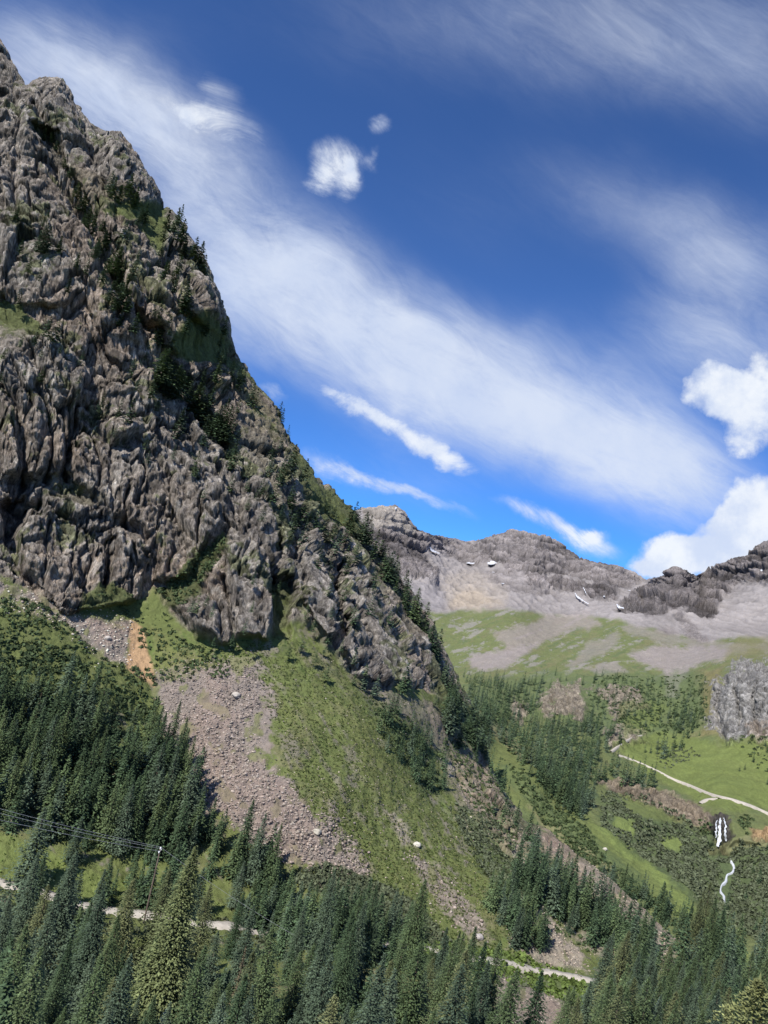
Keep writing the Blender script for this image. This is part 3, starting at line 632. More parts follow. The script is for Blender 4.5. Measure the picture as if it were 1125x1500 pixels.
# meadows, brush of the valley bottom, avalanche slope
region([(900,1090),(960,1075),(1040,1085),(1400,1080),(1400,1190),(1125,1185),(1060,1190),(980,1150),(930,1120)], LIME * .95, 5, 8, .85)
region([(905,1030),(985,1030),(960,1065),(915,1080)], LIME * .9, 4, 6, .6)
region([(870,1160),(940,1180),(1030,1220),(1125,1240),(1400,1230),(1400,1420),(1125,1390),(1040,1330),(960,1290),(880,1230)], BRUSH * 1.35, 6, 10, .85)
region([(905,1165),(960,1180),(1000,1205),(960,1210),(920,1190)], GRASS * 1.1, 4, 5, .8)
region([(860,1200),(900,1225),(960,1275),(1010,1320),(1060,1370),(1125,1415),(1125,1432),(1040,1385),(960,1320),(880,1255)], LIME * 1.2, 5, 7, .9)
region([(900,1195),(930,1205),(925,1222),(895,1212)], LIME * 1.2, 3, 5, .8); region([(970,1225),(1000,1232),(995,1246),(968,1238)], LIME * 1.2, 3, 5, .8)
region([(690,1040),(720,1055),(850,1180),(900,1240),(1000,1330),(960,1330),(850,1260),(720,1150)], GRASS * 1.05, 5, 8, .7)
region([(695,1040),(745,1075),(790,1120),(770,1120),(730,1080)], DRY * 1.1, 3, 4, .8)
region([(735,1120),(790,1160),(870,1230),(960,1310),(900,1290),(800,1210)], BRUSH * 1.5, 5, 9, .65)
region([(770,1180),(850,1240),(905,1285),(880,1290),(800,1240)], DRY * 1.2, 4, 7, .6)
region([(1045,1230),(1125,1225),(1125,1240),(1050,1250)], DRY * 1.3, 3, 5, .5)
ru = np.clip(sum(RU), 0, 1); ru = np.clip(ru, 0, 1)
Qb = PB * (1, 1, .35)
jf = cells(np.stack([PB[:, 0] / 26, PB[:, 1] / 26, PB[:, 2] / 60], 1)); jn = cells(np.stack([PB[:, 0] / 8, PB[:, 1] / 8, PB[:, 2] / 16], 1))
strata = pn(np.stack([PB[:, 0] / 300, PB[:, 1] / 300, (PB[:, 2] + .04 * PB[:, 0]) / 16], 1)); strata2 = pn(np.stack([PB[:, 0] / 150, PB[:, 1] / 150, (PB[:, 2] + .04 * PB[:, 0]) / 6.5 + 3], 1))
col = col * (1 + ru * far * (.22 * strata + .18 * strata2 + .25 * (jf[0] - .5)) + ru * (1 - far) * .5 * (jn[0] - .5))[:, None]
gully = pn(np.stack([PB[:, 0] / 26, PB[:, 1] / 120, PB[:, 2] / 240], 1))
col = col * (1 + rg * (1 - ru) * .14 * gully)[:, None]
Qf = PB * (1, 1, .30) + 10 * np.stack([pn(PB / 60.0), pn(PB / 60.0 + 9), pn(PB / 60.0 + 19)], 1)
Z2 = PB[:, 2] + .05 * PB[:, 0] + 3 * n_b
FF1 = facets(np.stack([PB[:, 0] / 30, PB[:, 1] / 30, Z2 / 55], 1)); FF2 = facets(np.stack([PB[:, 0] / 12, PB[:, 1] / 12, Z2 / 20], 1)); FN1 = facets(PB / (7, 7, 12)); FN2 = facets(PB / (2.8, 2.8, 5))
bands = sst(pn(np.stack([PB[:, 0] / 260, PB[:, 1] / 260, Z2 / 15], 1)), -.05, .08)
dd_far = 8 * fbm(Qf / 90, 2) + 7 * (ridged(Qf / 34 + 3, 3, .6) - .8) + 8 * (FF1[0] - .5) + 4.5 * (FF2[0] - .5) - 5 * np.exp(-FF1[1] / .08) + 15 * (bands - .5) + 5 * strata2
dd_near = 2.5 * (ridged(PB * (1, 1, .3) / 14, 3) - .8) + 3.2 * (FN1[0] - .5) + 3 * FN1[2] - 2.5 * np.exp(-FN1[1] / .08) + 1.5 * (FN2[0] - .5) + 1.0 * n_f
gl2 = ridged(np.stack([PB[:, 0] / 22 + .3 * n_m, PB[:, 1] / 90, PB[:, 2] / 260], 1), 3, .6) - .8
col = col * np.clip(1 + ru * far * (.45 * (FF2[0] - .5) + .30 * (FF1[0] - .5) + (.50 * (bands - .5) + .3 * strata2) - .5 * np.exp(-FF1[1] / .06)) + rg * (1 - ru) * (.24 * gl2 + .13 * n_f) + ru * (1 - far) * (.5 * (FN2[0] - .5) - .45 * np.exp(-FN1[1] / .08)), .35, 1.8)[:, None]
soft_d = far * (3.5 * n_m + 3.2 * gl2 * rg + 1.5 * n_f) + (1 - far) * (1.6 * n_m + .5 * n_f)
edge = sst((by - np.repeat(sy, NR)), 0, 8) * .35 + .65
PB = PB + nB * ((ru * (far * dd_far + (1 - far) * dd_near) + (1 - ru) * soft_d) * edge)[:, None]
G3 = PB.reshape(NC, NR, 3); crest = G3[:, -1]; away = crest - CAM; away[:, 2] = 0; away /= np.linalg.norm(away, axis=1)[:, None]
back = []
for s in (12, 40, 100, 220, 420, 700, 1100):
    q = crest + away * s + np.array([0, 0, -1.0]) * (s * .6); back.append(q + (fbm(q / 90, 3) * min(s * .15, 25))[:, None] * np.array([.2, 0, .6]))
G3 = np.concatenate([G3, np.stack(back, 1)], 1); NRR = NR + len(back); nb_ = len(back)
def padb(a):
    a = a.reshape((NC, NR) + a.shape[1:]); e = np.repeat(a[:, -1:], nb_, 1); return np.concatenate([a, e], 1).reshape((-1,) + a.shape[2:])
VB = G3.reshape(-1, 3); colB, rockB = np.clip(padb(col), 0, 1), padb(ru)
grB = padb(.55 + .35 * ru - .25 * far * (1 - ru))
rgB = padb(rg)
q = quads(NC, NRR); ismt = rgB[q].mean(1) > .5
def sub(name, sel, label):
    qq = q[sel]; u, inv = np.unique(qq, return_inverse=True)
    tag(mesh_obj(name, VB[u], inv.reshape(qq.shape), M_TER, col=colB[u], attrs={'rock': rockB[u], 'grain': grB[u]}), label, kind='structure')
sub('valley', ~ismt, 'green valley floor, benches and avalanche slope beyond the cliff')
sub('mountain_range', ismt, 'grey far mountain range with talus fans along the skyline')
TB = lookup(bx, by, (np.arange(NC)[:, None] * NRR + np.arange(NR)[None, :]).ravel())
def onB(x, y):
    i = TB[int((y + 200) / 2), int((x + 180) / 2)]; return None if i < 0 else VB[i].copy()
# broad ground under everything, out to the horizon
t = np.linspace(0, 2 * np.pi, 65)[:-1]
rr_ = [0, 60, 140, 600, 2000, 6000, 15000]
Vg = [(0, 0, -150)]
for r in rr_[1:]:
    for a in t: Vg.append((r * math.cos(a), r * math.sin(a), -190 - (r > 1000) * 40))
Fg = [(0, 1 + k, 1 + (k + 1) % 64, 1 + (k + 1) % 64) for k in range(64)]
tri = np.array([(0, 1 + k, 1 + (k + 1) % 64) for k in range(64)])
qd = np.array([(1 + (j - 1) * 64 + k, 1 + j * 64 + k, 1 + j * 64 + (k + 1) % 64, 1 + (j - 1) * 64 + (k + 1) % 64) for j in range(1, len(rr_) - 1) for k in range(64)])
Vg = np.array(Vg, float)
Vg[0, 2] = -190
tag(mesh_obj('ground', Vg, [tri, qd], M_TER, col=np.tile(GRASS, (len(Vg), 1)), attrs={'rock': np.zeros(len(Vg)), 'grain': np.ones(len(Vg))}), kind='structure')

# ------------------------------------------------------------------ roads, stream, waterfall, snow (draped ribbons)
def ribbon(name, pts, width, on, mat, lift=.35, kind='structure', label=None, wf=None, step=4, passes=12):
    L_ = int(max(3, np.linalg.norm(np.diff(np.array(pts, float), axis=0), axis=1).sum() / step))
    pl = polyline(pts, L_); W = np.array([on(a, b) for a, b in pl if on(a, b) is not None])
    for _ in range(passes): W[1:-1] = (W[:-2] + W[1:-1] * 2 + W[2:]) / 4
    tn = np.gradient(W, axis=0); sd = np.cross(tn, (0, 0, 1.0)); sd /= np.linalg.norm(sd, axis=1)[:, None] + 1e-9
    n = len(W); wd = np.array([width * (wf(i / (n - 1)) if wf else 1) * (1 + .10 * math.sin(i * 1.7) + .10 * math.sin(i * .63 + 1)) for i in range(n)])[:, None]
    up = np.array([0, 0, lift])
    V = np.stack([W - sd * wd * .75 - (0, 0, 1.2), W - sd * wd * .5 + up, W + up * 1.2, W + sd * wd * .5 + up, W + sd * wd * .75 - (0, 0, 1.2)], 1).reshape(-1, 3)
    o = mesh_obj(name, V, quads(n, 5), mat); tag(o, label, kind=kind); return o
ribbon('road', [(-60,1270),(0,1289),(45,1303),(120,1325),(200,1343),(300,1357),(400,1366),(500,1376),(600,1387),(660,1394),(700,1402),(760,1412),(800,1424),(860,1436),(900,1441),(950,1444),(975,1446)], 2.7, onA, M_ROAD, .5, label='pale gravel road crossing the foot of the slope')
ribbon('road', [(925,1443),(950,1432),(965,1424),(988,1430),(960,1444),(1000,1450),(1060,1448),(1125,1462),(1180,1475)], 3.4, onA, M_ROAD, .8, label='pale gravel road bend among the spruces at lower right')
ribbon('road', [(905,1106),(930,1114),(960,1130),(1000,1147),(1025,1158),(1060,1168),(1090,1180),(1125,1194),(1180,1215)], 3.3, onB, M_ROAD, .9, wf=lambda t: .45 + .75 * math.exp(-((t - .62) / .12) ** 2), label='pale gravel road crossing the far meadow')
ribbon('path', [(1052,1168),(1038,1166),(1029,1170),(1024,1176)], 2.5, onB, M_ROAD, .6, label='short spur track leaving the meadow road')
ribbon('path', [(895,1100),(910,1090),(920,1082),(938,1078)], 1.3, onB, M_ROAD, .6, label='pale track climbing round the wooded outcrop')
ribbon('stream', [(1068,1262),(1076,1272),(1073,1281),(1062,1286),(1064,1293),(1056,1300),(1054,1308),(1061,1316),(1060,1326)], .75, onB, M_WATER, .8, passes=3, wf=lambda t: .7 + .6 * abs(math.sin(9 * t)), label='white stream running down through the willows', step=2)
def drape(name, poly, on, mat, off, step=1.5, label=None, kind='structure', cat=None):
    """a thin sheet following the surface inside an outline (snow, falling water)"""
    q = np.array(poly, float); lo, hi = q.min(0), q.max(0)
    X = np.arange(lo[0] - step, hi[0] + step * 2, step); Y = np.arange(lo[1] - step, hi[1] + step * 2, step)
    gx, gy = np.meshgrid(X, Y, indexing='ij'); nz = fbm(np.stack([gx.ravel() / 5, gy.ravel() / 5, gx.ravel() * 0 + lo[0]], 1), 3)
    sd = (sdist(gx.ravel(), gy.ravel(), poly) + nz * .5).reshape(gx.shape)
    V = np.array([on(a, b) for a, b in zip(gx.ravel(), gy.ravel())]).reshape(gx.shape + (3,))
    for _ in range(8):
        V[1:-1, 1:-1] = (V[1:-1, 1:-1] * 2 + V[:-2, 1:-1] + V[2:, 1:-1] + V[1:-1, :-2] + V[1:-1, 2:]) / 6
    dirn = CAM - V; dirn /= np.linalg.norm(dirn, axis=2)[:, :, None]
    V = V + dirn * off * .5 + np.array([0, 0, off * .8])
    q = quads(len(X), len(Y)); s = sd.ravel()[q]; q = q[(s > .15).all(1)]
    if len(q) == 0: return None
    u, inv = np.unique(q, return_inverse=True)
    o = mesh_obj(name, V.reshape(-1, 3)[u], inv.reshape(q.shape), mat, smooth=True); tag(o, label, cat, kind=kind); return o
def fall(x0, y0, x1, y1, w, label, seed):
    T_, B_ = onB(x0, y0), onB(x1, y1); r_ = np.random.RandomState(seed); n = 26; t = np.linspace(0, 1, n)
    sid = np.cross(B_ - T_, CAM - T_); sid /= np.linalg.norm(sid); tc = (CAM - T_) / np.linalg.norm(CAM - T_)
    P_ = T_[None] * (1 - t)[:, None] + B_[None] * t[:, None] + tc * (1.2 + 6.5 * np.sin(np.pi * np.clip(t, 0, .95)))[:, None] + sid * (np.cumsum(r_.normal(size=n)) * .22)[:, None]
    V = []
    for k in range(n):
        ww = w * (.35 + .9 * t[k] ** .7) * (1 + .35 * math.sin(k * 1.3 + seed)) * (.5 if k > n - 3 else 1)
        for u in (-1, -.33, .33, 1): V.append(P_[k] + sid * ww * .5 * u + tc * (.35 * (1 - u * u) + .2 * r_.rand()))
    tag(mesh_obj('waterfall', np.array(V), quads(n, 4), M_WATER), label, kind='structure')
fall(1055, 1193, 1051, 1238, 1.6, 'white waterfall dropping over a dark rock step beside the meadow', 1)
fall(1058, 1200, 1060, 1228, 1.0, 'thin side strand of water right of the main waterfall', 2)
fall(1051, 1203, 1047, 1228, .8, 'faint strand of water left of the main waterfall', 5)
SNOW = [([(626,802),(632,806),(642,813),(646,817),(640,815),(630,811)], 'diagonal snow streak below the left far peak'),
 ([(680,823),(688,824),(697,824),(692,829),(683,829)], 'small snow patch left of centre under the far cliff band'), ([(711,828),(722,826),(730,829),(722,831),(713,831)], 'flat snow patch under the middle of the far cliff'),
 ([(719,842),(724,843),(724,846),(720,845)], 'tiny snow dot on the grey talus'), ([(729,854),(738,857),(741,860),(734,859)], 'small snow patch low on the central talus'),
 ([(839,870),(845,876),(854,883),(864,889),(860,890),(848,884),(841,877)], 'longest slanting snow streak in the right hollow'),
 ([(853,867),(859,872),(862,878),(858,876),(854,871)], 'short snow streak above the longest one'), ([(880,870),(885,873),(887,882),(883,880)], 'narrow upright snow streak in the right hollow'),
 ([(901,889),(913,892),(912,896),(904,895)], 'right hand snow patch beside the dark nose'), ([(915,868),(928,868),(926,870),(916,870)], 'flat snow line high beside the dark nose'),
 ([(574,748),(579,748),(578,752),(575,753)], 'snow spot just under the left far summit'), ([(1104,836),(1112,830),(1113,834),(1107,839)], 'snow patch on the far right crags'), ([(864,854),(869,856),(868,858)], 'snow dot under the far cliff band')]
for p, l in SNOW: drape('snow_patch', p, onB, M_SNOW, 7, 1.1, l)

# ------------------------------------------------------------------ spruces
def spruce_geo(rng, H, R, levels, nb, ns, size, droop=.35, bare=.07, gap=.0, ragged=.25, skirt=1.0):
    P, T = [], []
    for k in range(levels):
        t = k / (levels - 1.0); z = H * (bare + (1 - bare) * t ** .92)
        r = R * ((1 - t) ** .78 * (1 - .25 * (1 - t) ** 6 * skirt) + .035) * rng.uniform(1 - ragged, 1 + ragged * .6)
        n = max(4, int(nb * (1 - .45 * t))); off = rng.uniform(0, 6.28)
        for j in range(n):
            if rng.rand() < gap: continue
            a = off + j * 6.283 / n + rng.uniform(-.3, .3); rl = r * rng.uniform(.72, 1.14); zz = z + rng.uniform(-.4, .4) * H / levels
            ca, sa = math.cos(a), math.sin(a); m = max(2, int(ns * (.35 + .65 * rl / R)))
            for s in range(m):
                u = (s + rng.uniform(.1, 1)) / m; u = .12 + .88 * u
                dz = -droop * rl * u + .22 * droop * rl * u ** 3 + (.55 - u) * t * .8 * rl
                side = rng.uniform(-1, 1) * rl * .30 * (1.1 - abs(u - .5))
                c = np.array([ca * rl * u - sa * side, sa * rl * u + ca * side, zz + dz])
                w = size * rng.uniform(.7, 1.35) * (1.15 - .5 * u) * (.55 + .45 * (1 - t))
                ll = w * rng.uniform(1.2, 1.9); o = np.array([ca, sa, -.35 - .3 * rng.rand() + .7 * t]); o += rng.uniform(-.35, .35, 3); o /= np.linalg.norm(o)
                sd = np.cross(o, (rng.uniform(-.5, .5), rng.uniform(-.5, .5), 1)); sd /= np.linalg.norm(sd) + 1e-9
                b = c + np.array([0, 0, -w * .55 * rng.rand()])
                i = len(P); P += [c - o * ll * .5, b + sd * w * .5, c + o * ll * .6, b - sd * w * .5]; T.append((i, i + 1, i + 2, i + 3))
    for k in range(5):   # leader
        a = k * 1.3; i = len(P); zt = H * (1 - .05 + .012 * k)
        P += [np.array([0, 0, zt - .5]), np.array([.12 * math.cos(a), .12 * math.sin(a), zt - .2]), np.array([0, 0, zt + .35]), np.array([-.12 * math.cos(a), -.12 * math.sin(a), zt - .2])]; T.append((i, i + 1, i + 2, i + 3))
    P = np.array(P, np.float32); rr = np.hypot(P[:, 0], P[:, 1])
    return P, np.array(T)
def leaf_tone(P, base, rng):
    """lit tips and darker inner ends put into the needle colour; per-spray variation"""
    n = len(P) // 4; v = np.repeat(rng.uniform(.6, 1.4, n), 4); tip = np.tile([.8, 1, 1.35, 1], n)  # outer end of each spray painted paler, as if sunlit
    return np.asarray(base)[None, :] * (v * tip)[:, None]
def trunk_geo(H, r, n=7):
    V, Q = [], []
    lv = [(-1.5, 1.25), (0, 1.15), (.06, 1), (.4, .72), (.75, .38), (.97, .10)]
    for z, s in lv:
        for k in range(n):
            a = k * 6.283 / n; V.append((r * s * math.cos(a) + .04 * math.sin(3 * z), r * s * math.sin(a), z * H if z > 0 else z))
    for j in range(len(lv) - 1):
        for k in range(n): Q.append((j * n + k, j * n + (k + 1) % n, (j + 1) * n + (k + 1) % n, (j + 1) * n + k))
    return np.array(V, float), np.array(Q)
DARK = (.062, .098, .050); BLUE = (.088, .125, .080); OLIVE = (.135, .155, .072); MID = (.092, .132, .060); SILV = (.15, .20, .17); DULL = (.125, .105, .065)
VAR = {}
def variant(key, H, R, levels, nb, ns, size, base, seed, **kw):
    rng = np.random.RandomState(seed); P, T = spruce_geo(rng, H, R, levels, nb, ns, size, **kw)
    tv_, tq = trunk_geo(H, H * .012 + .05)
    cr = mesh_obj('crown', P, T, M_LEAF, col=leaf_tone(P, base, rng)); tr = mesh_obj('trunk', tv_, tq, M_BARK, smooth=True)
    mc, mtk = cr.data, tr.data; bpy.data.objects.remove(cr); bpy.data.objects.remove(tr); VAR[key] = (H, mc, mtk)
for i in range(6):
    variant(('near', i), 16, [3.9, 4.5, 3.3, 4.9, 4.2, 3.6][i], 44, 15, 17, .29, [DARK, MID, BLUE, OLIVE, MID, BLUE][i], 30 + i, ragged=.3, gap=.05)
for i in range(5):
    variant(('mid', i), 13, [2.6, 2.2, 3.1, 2.4, 2.8][i], 32, 12, 11, .34, [DARK, MID, BLUE, DARK, MID][i], 60 + i, ragged=.3, gap=.06)
for i in range(3):
    variant(('cliff', i), 9, [2.2, 1.9, 2.6][i], 20, 8, 5, .5, [DARK, DARK, MID][i], 80 + i, ragged=.35, bare=.03)
variant(('big', 0), 30, 6.4, 64, 18, 22, .44, (.125, .155, .068), 91, ragged=.28, gap=.04)
variant(('silver', 0), 9, 1.7, 30, 11, 8, .30, SILV, 92, gap=.04)
variant(('dull', 0), 15, 1.6, 30, 8, 5, .42, DULL, 93, gap=.25, ragged=.5)
def place(key, loc, h, label, group, name='spruce_tree', cat='tree', rng=random, wide=1.0):
    H, mc, mtk = VAR[key]
    r = empty(name, loc); s = h / H; w = s * rng.uniform(.88, 1.15) * wide
    r.scale = (w, w, s); r.rotation_euler = (rng.uniform(-.03, .03), rng.uniform(-.03, .03), rng.uniform(0, 6.28))
    tag(r, label, cat, group)
    a = bpy.data.objects.new('trunk', mtk); C.objects.link(a); a.parent = r
    b = bpy.data.objects.new('crown', mc); C.objects.link(b); b.parent = r
    return r
up_img = np.array([math.sin(ROLL), -math.cos(ROLL)])
def height_for(loc, pxh): return pxh * np.dot(loc - CAM, F) / FPX / math.cos(rad(12))
# --- stands given by the outline of their feet in the survey
def scatter(poly, dmin, n, rng):
    q = np.array(poly, float); lo, hi = q.min(0), q.max(0)
    c = rng.uniform(lo - 8, hi + 8, (n * 14, 2)); c = c[sdist(c[:, 0], c[:, 1], poly) + rng.normal(size=len(c)) * min(dmin * .8, 6) > 0]; out = []
    for p in c:
        if all((p[0] - o[0]) ** 2 + ((p[1] - o[1]) * 1.25) ** 2 > dmin ** 2 for o in out[-400:]): out.append(p)
        if len(out) >= n: break
    return out
rng = np.random.RandomState(5)
TREES = []   # (pixel height, family, loc, h, label, group)
def stand(poly, on, fam, dmin, n, hlo, hhi, label, group):
    for x, y in scatter(poly, dmin, n, rng):
        if fam == 'low' and fbm(np.array([[x / 22, y / 16, 3.0]]), 2)[0] > .48: continue
        l = on(x, y)
        if l is None: continue
        h = rng.uniform(hlo, hhi) * (rng.uniform(.45, .75) if rng.rand() < .3 else 1); l[2] -= .3
        TREES.append((h * FPX / np.linalg.norm(l - CAM), fam, l, h, label, group))
stand([(-70,1020),(60,1030),(150,1055),(225,1095),(262,1150),(292,1215),(330,1262),(420,1300),(405,1330),(330,1300),(290,1270),(200,1262),(100,1232),(60,1220),(-70,1205)], onA, 'mid', 11.5, 230, 10, 19, 'dark green spruce in the dense stand climbing the left slope', 'spruces of the left slope stand')
stand([(-60,1330),(60,1345),(150,1365),(260,1400),(420,1385),(560,1405),(610,1420),(680,1480),(730,1560),(760,1640),(500,1690),(-60,1700)], onA, 'near', 20, 200, 10, 21, 'spruce packed in the foreground forest along the bottom edge', 'spruces of the foreground forest')
stand([(390,1325),(470,1335),(560,1360),(610,1385),(560,1400),(420,1385),(330,1350)], onA, 'mid', 9.5, 80, 7, 12, 'medium green spruce beside the road at the foot of the talus', 'spruces along the road')
stand([(545,1040),(595,1060),(640,1100),(655,1150),(640,1165),(612,1155),(580,1105)], onA, 'mid', 10, 26, 8, 12, 'dark spruce in the clump on the grassy slope under the ridge', 'spruces of the clump under the ridge')
stand([(650,1035),(690,1045),(712,1085),(705,1110),(672,1090),(650,1075)], onA, 'cliff', 7, 30, 11, 16, 'dark spruce at the lower end of the rocky ridge', 'spruces at the foot of the ridge')
stand([(745,1300),(760,1270),(800,1272),(870,1330),(930,1385),(955,1415),(925,1418),(880,1390),(840,1350),(790,1330)], onA, 'mid', 9, 85, 10, 15, 'slim dark spruce in the slanting row between two talus strips', 'spruces of the slanting row')
stand([(725,1310),(755,1330),(800,1385),(790,1398),(750,1370),(720,1335)], onA, 'mid', 9, 26, 8, 12, 'small dark spruce in the clump left of the slanting row', 'spruces left of the slanting row')
stand([(865,1470),(905,1440),(960,1440),(955,1480),(880,1510)], onA, 'near', 11, 18, 14, 19, 'tall spruce in the clump where the road bends', 'spruces at the road bend')
stand([(1000,1418),(1060,1395),(1200,1420),(1200,1640),(780,1650),(840,1540),(900,1500),(965,1470)], onA, 'near', 12.5, 230, 12, 17.5, 'tall spruce in the dense forest of the lower right corner', 'spruces of the lower right forest')
stand([(855,1290),(900,1305),(1000,1372),(1060,1404),(1140,1428),(1200,1440),(1200,1430),(1125,1418),(1060,1392),(1000,1355),(930,1312),(880,1284)], onB, 'mid', 6, 120, 9, 14, 'dark spruce behind the pale rock rib', 'spruces behind the rib')
stand([(680,992),(735,998),(795,1003),(792,1020),(770,1060),(800,1065),(865,1062),(905,1085),(885,1105),(860,1125),(885,1140),(855,1150),(868,1165),(850,1205),(800,1160),(740,1092),(695,1050)], onB, 'low', 4.1, 560, 10, 15.5, '', '')
stand([(900,1130),(960,1150),(950,1158),(880,1142)], onB, 'low', 4.5, 24, 12, 16, '', '')
stand([(800,985),(860,990),(1030,1010),(1030,1060),(990,1060),(940,1070),(905,1050),(870,1060),(860,1040),(870,1000),(800,1004)], onB, 'low', 6, 120, 8, 13, '', '')
stand([(980,1045),(1015,1050),(1020,1078),(985,1075)], onB, 'low', 4.5, 30, 10, 14, '', '')
stand([(948,1105),(998,1098),(1000,1106),(950,1112)], onB, 'low', 4.5, 16, 12, 15, '', '')
stand([(1020,1310),(1130,1240),(1300,1260),(1300,1400),(1125,1395)], onB, 'low', 11, 50, 6, 10, '', '')
stand([(1100,1100),(1125,1090),(1140,1150),(1110,1150)], onB, 'low', 10, 8, 6, 9, '', '')
stand([(150,1296),(262,1296),(275,1345),(150,1340)], onA, 'mid', 11, 14, 9, 14, 'spruce at the road edge just below the utility pole', 'spruces below the utility pole')
# ridge and ledge trees: foot and height in picture units
def spot(x, y, hp, on, fam, label, group, j=0):
    l = on(x, y)
    if l is None: return
    h = height_for(l, hp); tc_ = CAM - l; tc_ /= np.linalg.norm(tc_); l = l + tc_ * (4.2 if fam == 'cliff' else 0) - np.array([0, 0, 1.0 if fam == 'cliff' else .4]); h += 2.4 if fam == 'cliff' else 1.0; TREES.append((hp, fam, l, h, label, group))
LR = 'dark spruce growing along the crest of the rocky ridge'; GR = 'spruces of the ridge crest'
for t in np.linspace(0, 1, 62) ** 1.0:
    e = polyline([(512,762),(545,800),(575,842),(605,890),(635,935),(655,985),(680,1035)], 200)[int(t * 199)]
    if rng.rand() < .12: continue
    spot(e[0] - rng.uniform(-2, 11) , e[1] + rng.uniform(2, 18), rng.uniform(18, 38), onA, 'cliff', LR, GR)
LC = 'small dark spruce clinging to a ledge of the steep cliff'; GC = 'spruces of the cliff ledges'
for x, y, hp in [(22,332,16),(60,366,36),(52,362,24),(66,364,28),(85,372,18),(50,195,10),(62,200,12),(74,208,14),(82,214,12),(92,248,16),(100,262,16),(112,280,20),(120,292,22),(128,310,24),(120,325,16),
 (140,372,24),(150,372,26),(158,392,30),(166,405,36),(172,420,34),(176,440,30),(168,455,28),(110,395,16),(125,398,16),(205,322,12),(236,350,16),(242,332,22),(252,340,30),(262,352,26),(272,362,26),(282,372,22),(290,380,22),(300,392,22),(236,378,20),(248,390,18),(262,392,20),(258,330,22),
 (270,445,30),(274,452,26),(228,498,26),(236,505,38),(246,512,26),(226,562,44),(234,566,52),(242,575,40),(252,582,44),(260,585,42),(288,600,44),(296,606,46),(304,612,42),(318,632,40),(326,638,56),(334,636,48),(240,560,30),(190,612,28),(178,602,24),(258,640,34),(284,694,28),(364,596,30),(368,600,24),(414,602,20),(418,612,18),(425,634,12),
 (420,700,30),(432,745,28),(438,752,34),(446,756,34),(450,760,26),(428,735,22),(465,778,32),(476,786,34),(484,790,28),(458,770,26),(410,700,18),(395,690,20),(66,498,22),(78,502,24),(50,500,18),(310,560,22),(330,570,16),(345,560,14),(516,760,20),(520,765,16),
 (540,800,30),(556,820,28),(290,905,18),(280,895,14),(505,920,18),(480,870,16),(600,1000,30),(552,1010,20),(537,1000,24)]:
    spot(x, y, hp, onA, 'cliff', LC, GC)
for x, y in scatter([(150,230),(230,320),(300,420),(340,540),(420,660),(500,760),(560,860),(600,960),(500,860),(400,780),(300,660),(200,560),(130,400),(100,250)], 9, 110, rng):
    spot(x, y, rng.uniform(10, 27), onA, 'cliff', LC, GC)
for x, y in scatter([(0,300),(120,300),(200,560),(300,720),(200,700),(100,560),(0,560)], 20, 30, rng): spot(x, y, rng.uniform(6, 15), onA, 'cliff', LC, GC)
for x, y in scatter([(400,850),(470,900),(560,990),(640,1000),(660,1040),(560,1030),(420,960),(300,950),(300,880)], 18, 26, rng): spot(x, y, rng.uniform(6, 15), onA, 'cliff', LC, GC)
for x, y, hp in [(700,1100,34),(708,1112,36),(716,1128,30),(704,1090,30),(722,1150,34),(730,1165,36),(738,1180,34),(745,1198,36),(752,1212,38),(760,1228,40),(735,1210,34),(768,1240,44),(776,1255,46),(725,1190,30),(712,1150,24),(690,1120,24)]:
    spot(x, y, hp, onA, 'mid', 'dark spruce on the steep rocky side below the ridge end', 'spruces of the rocky side')
for x, y, hp in [(1022,1400,100),(1034,1412,92),(1046,1408,70),(1012,1402,80),(1060,1416,76),(1002,1392,66),(1080,1424,60),(990,1390,60)]:
    spot(x, y, hp, onA, 'near', 'tall spruce rising above the lower right forest against the bright meadow', 'spruces rising above the lower right forest')
# single spruces one can pick out
SOLO = [(38,1292,112,'mid','large round blue-green spruce standing alone on the left meadow edge',1.45), (103,1262,68,'mid','spruce on the meadow under the power lines, bare ground round it',1.2),
 (100,1320,60,'mid','slim spruce beside the left stretch of road',1), (566,1060,50,'cliff','lone upright spruce on the grassy slope below the ridge',1), (574,1042,34,'cliff','smaller lone spruce just above the lone slope spruce',1),
 (285,1345,70,'mid','blue-green spruce at the right end of the meadow',1.2), (340,1330,66,'mid','spruce at the end of the power line clearing',1.2), (1083,1128,9,'cliff','tiny spruce alone in the far meadow',1), (1091,1124,9,'cliff','second tiny spruce in the far meadow',1),
 (835,1365,40,'mid','lone spruce on the talus between the two rows',1), (640,1440,70,'near','spruce in front of the road at centre',1), (625,1440,64,'near','narrower spruce in front of the road at centre',1)]
for x, y, hp, fam, lab, wd in SOLO:
    on = onB if 1080 < x and y < 1200 else onA; l = on(x, y); h = height_for(l, hp); l[2] -= .3
    key = {'mid': ('mid', 2), 'cliff': ('cliff', 0), 'near': ('near', 1)}[fam]; place(key, l, h, lab, 'single spruces', wide=wd)
l = onA(215, 1545); place(('big', 0), l, height_for(l, 292), 'tallest and broadest yellow-green spruce, its top reaching the power line', 'single spruces')
l = onA(212, 1600); place(('silver', 0), l, height_for(l, 128), 'pale silvery young spruce at the bottom edge left of centre', 'single spruces')
l = onA(945, 1610); place(('silver', 0), l, height_for(l, 125), 'pale silvery spruce tip at the bottom edge right of centre', 'single spruces')
for x, y, hp, lab in [(68,1200,62,'thin brownish half-bare spruce in the left stand'), (45,1075,60,'greyish dying spruce near the top of the left stand'), (335,1500,110,'bare grey branched spruce in the foreground forest'), (880,1480,90,'greyish thin spruce where the road bends')]:
    l = onA(x, y); place(('dull', 0), l, height_for(l, hp), lab, 'half-bare spruces')
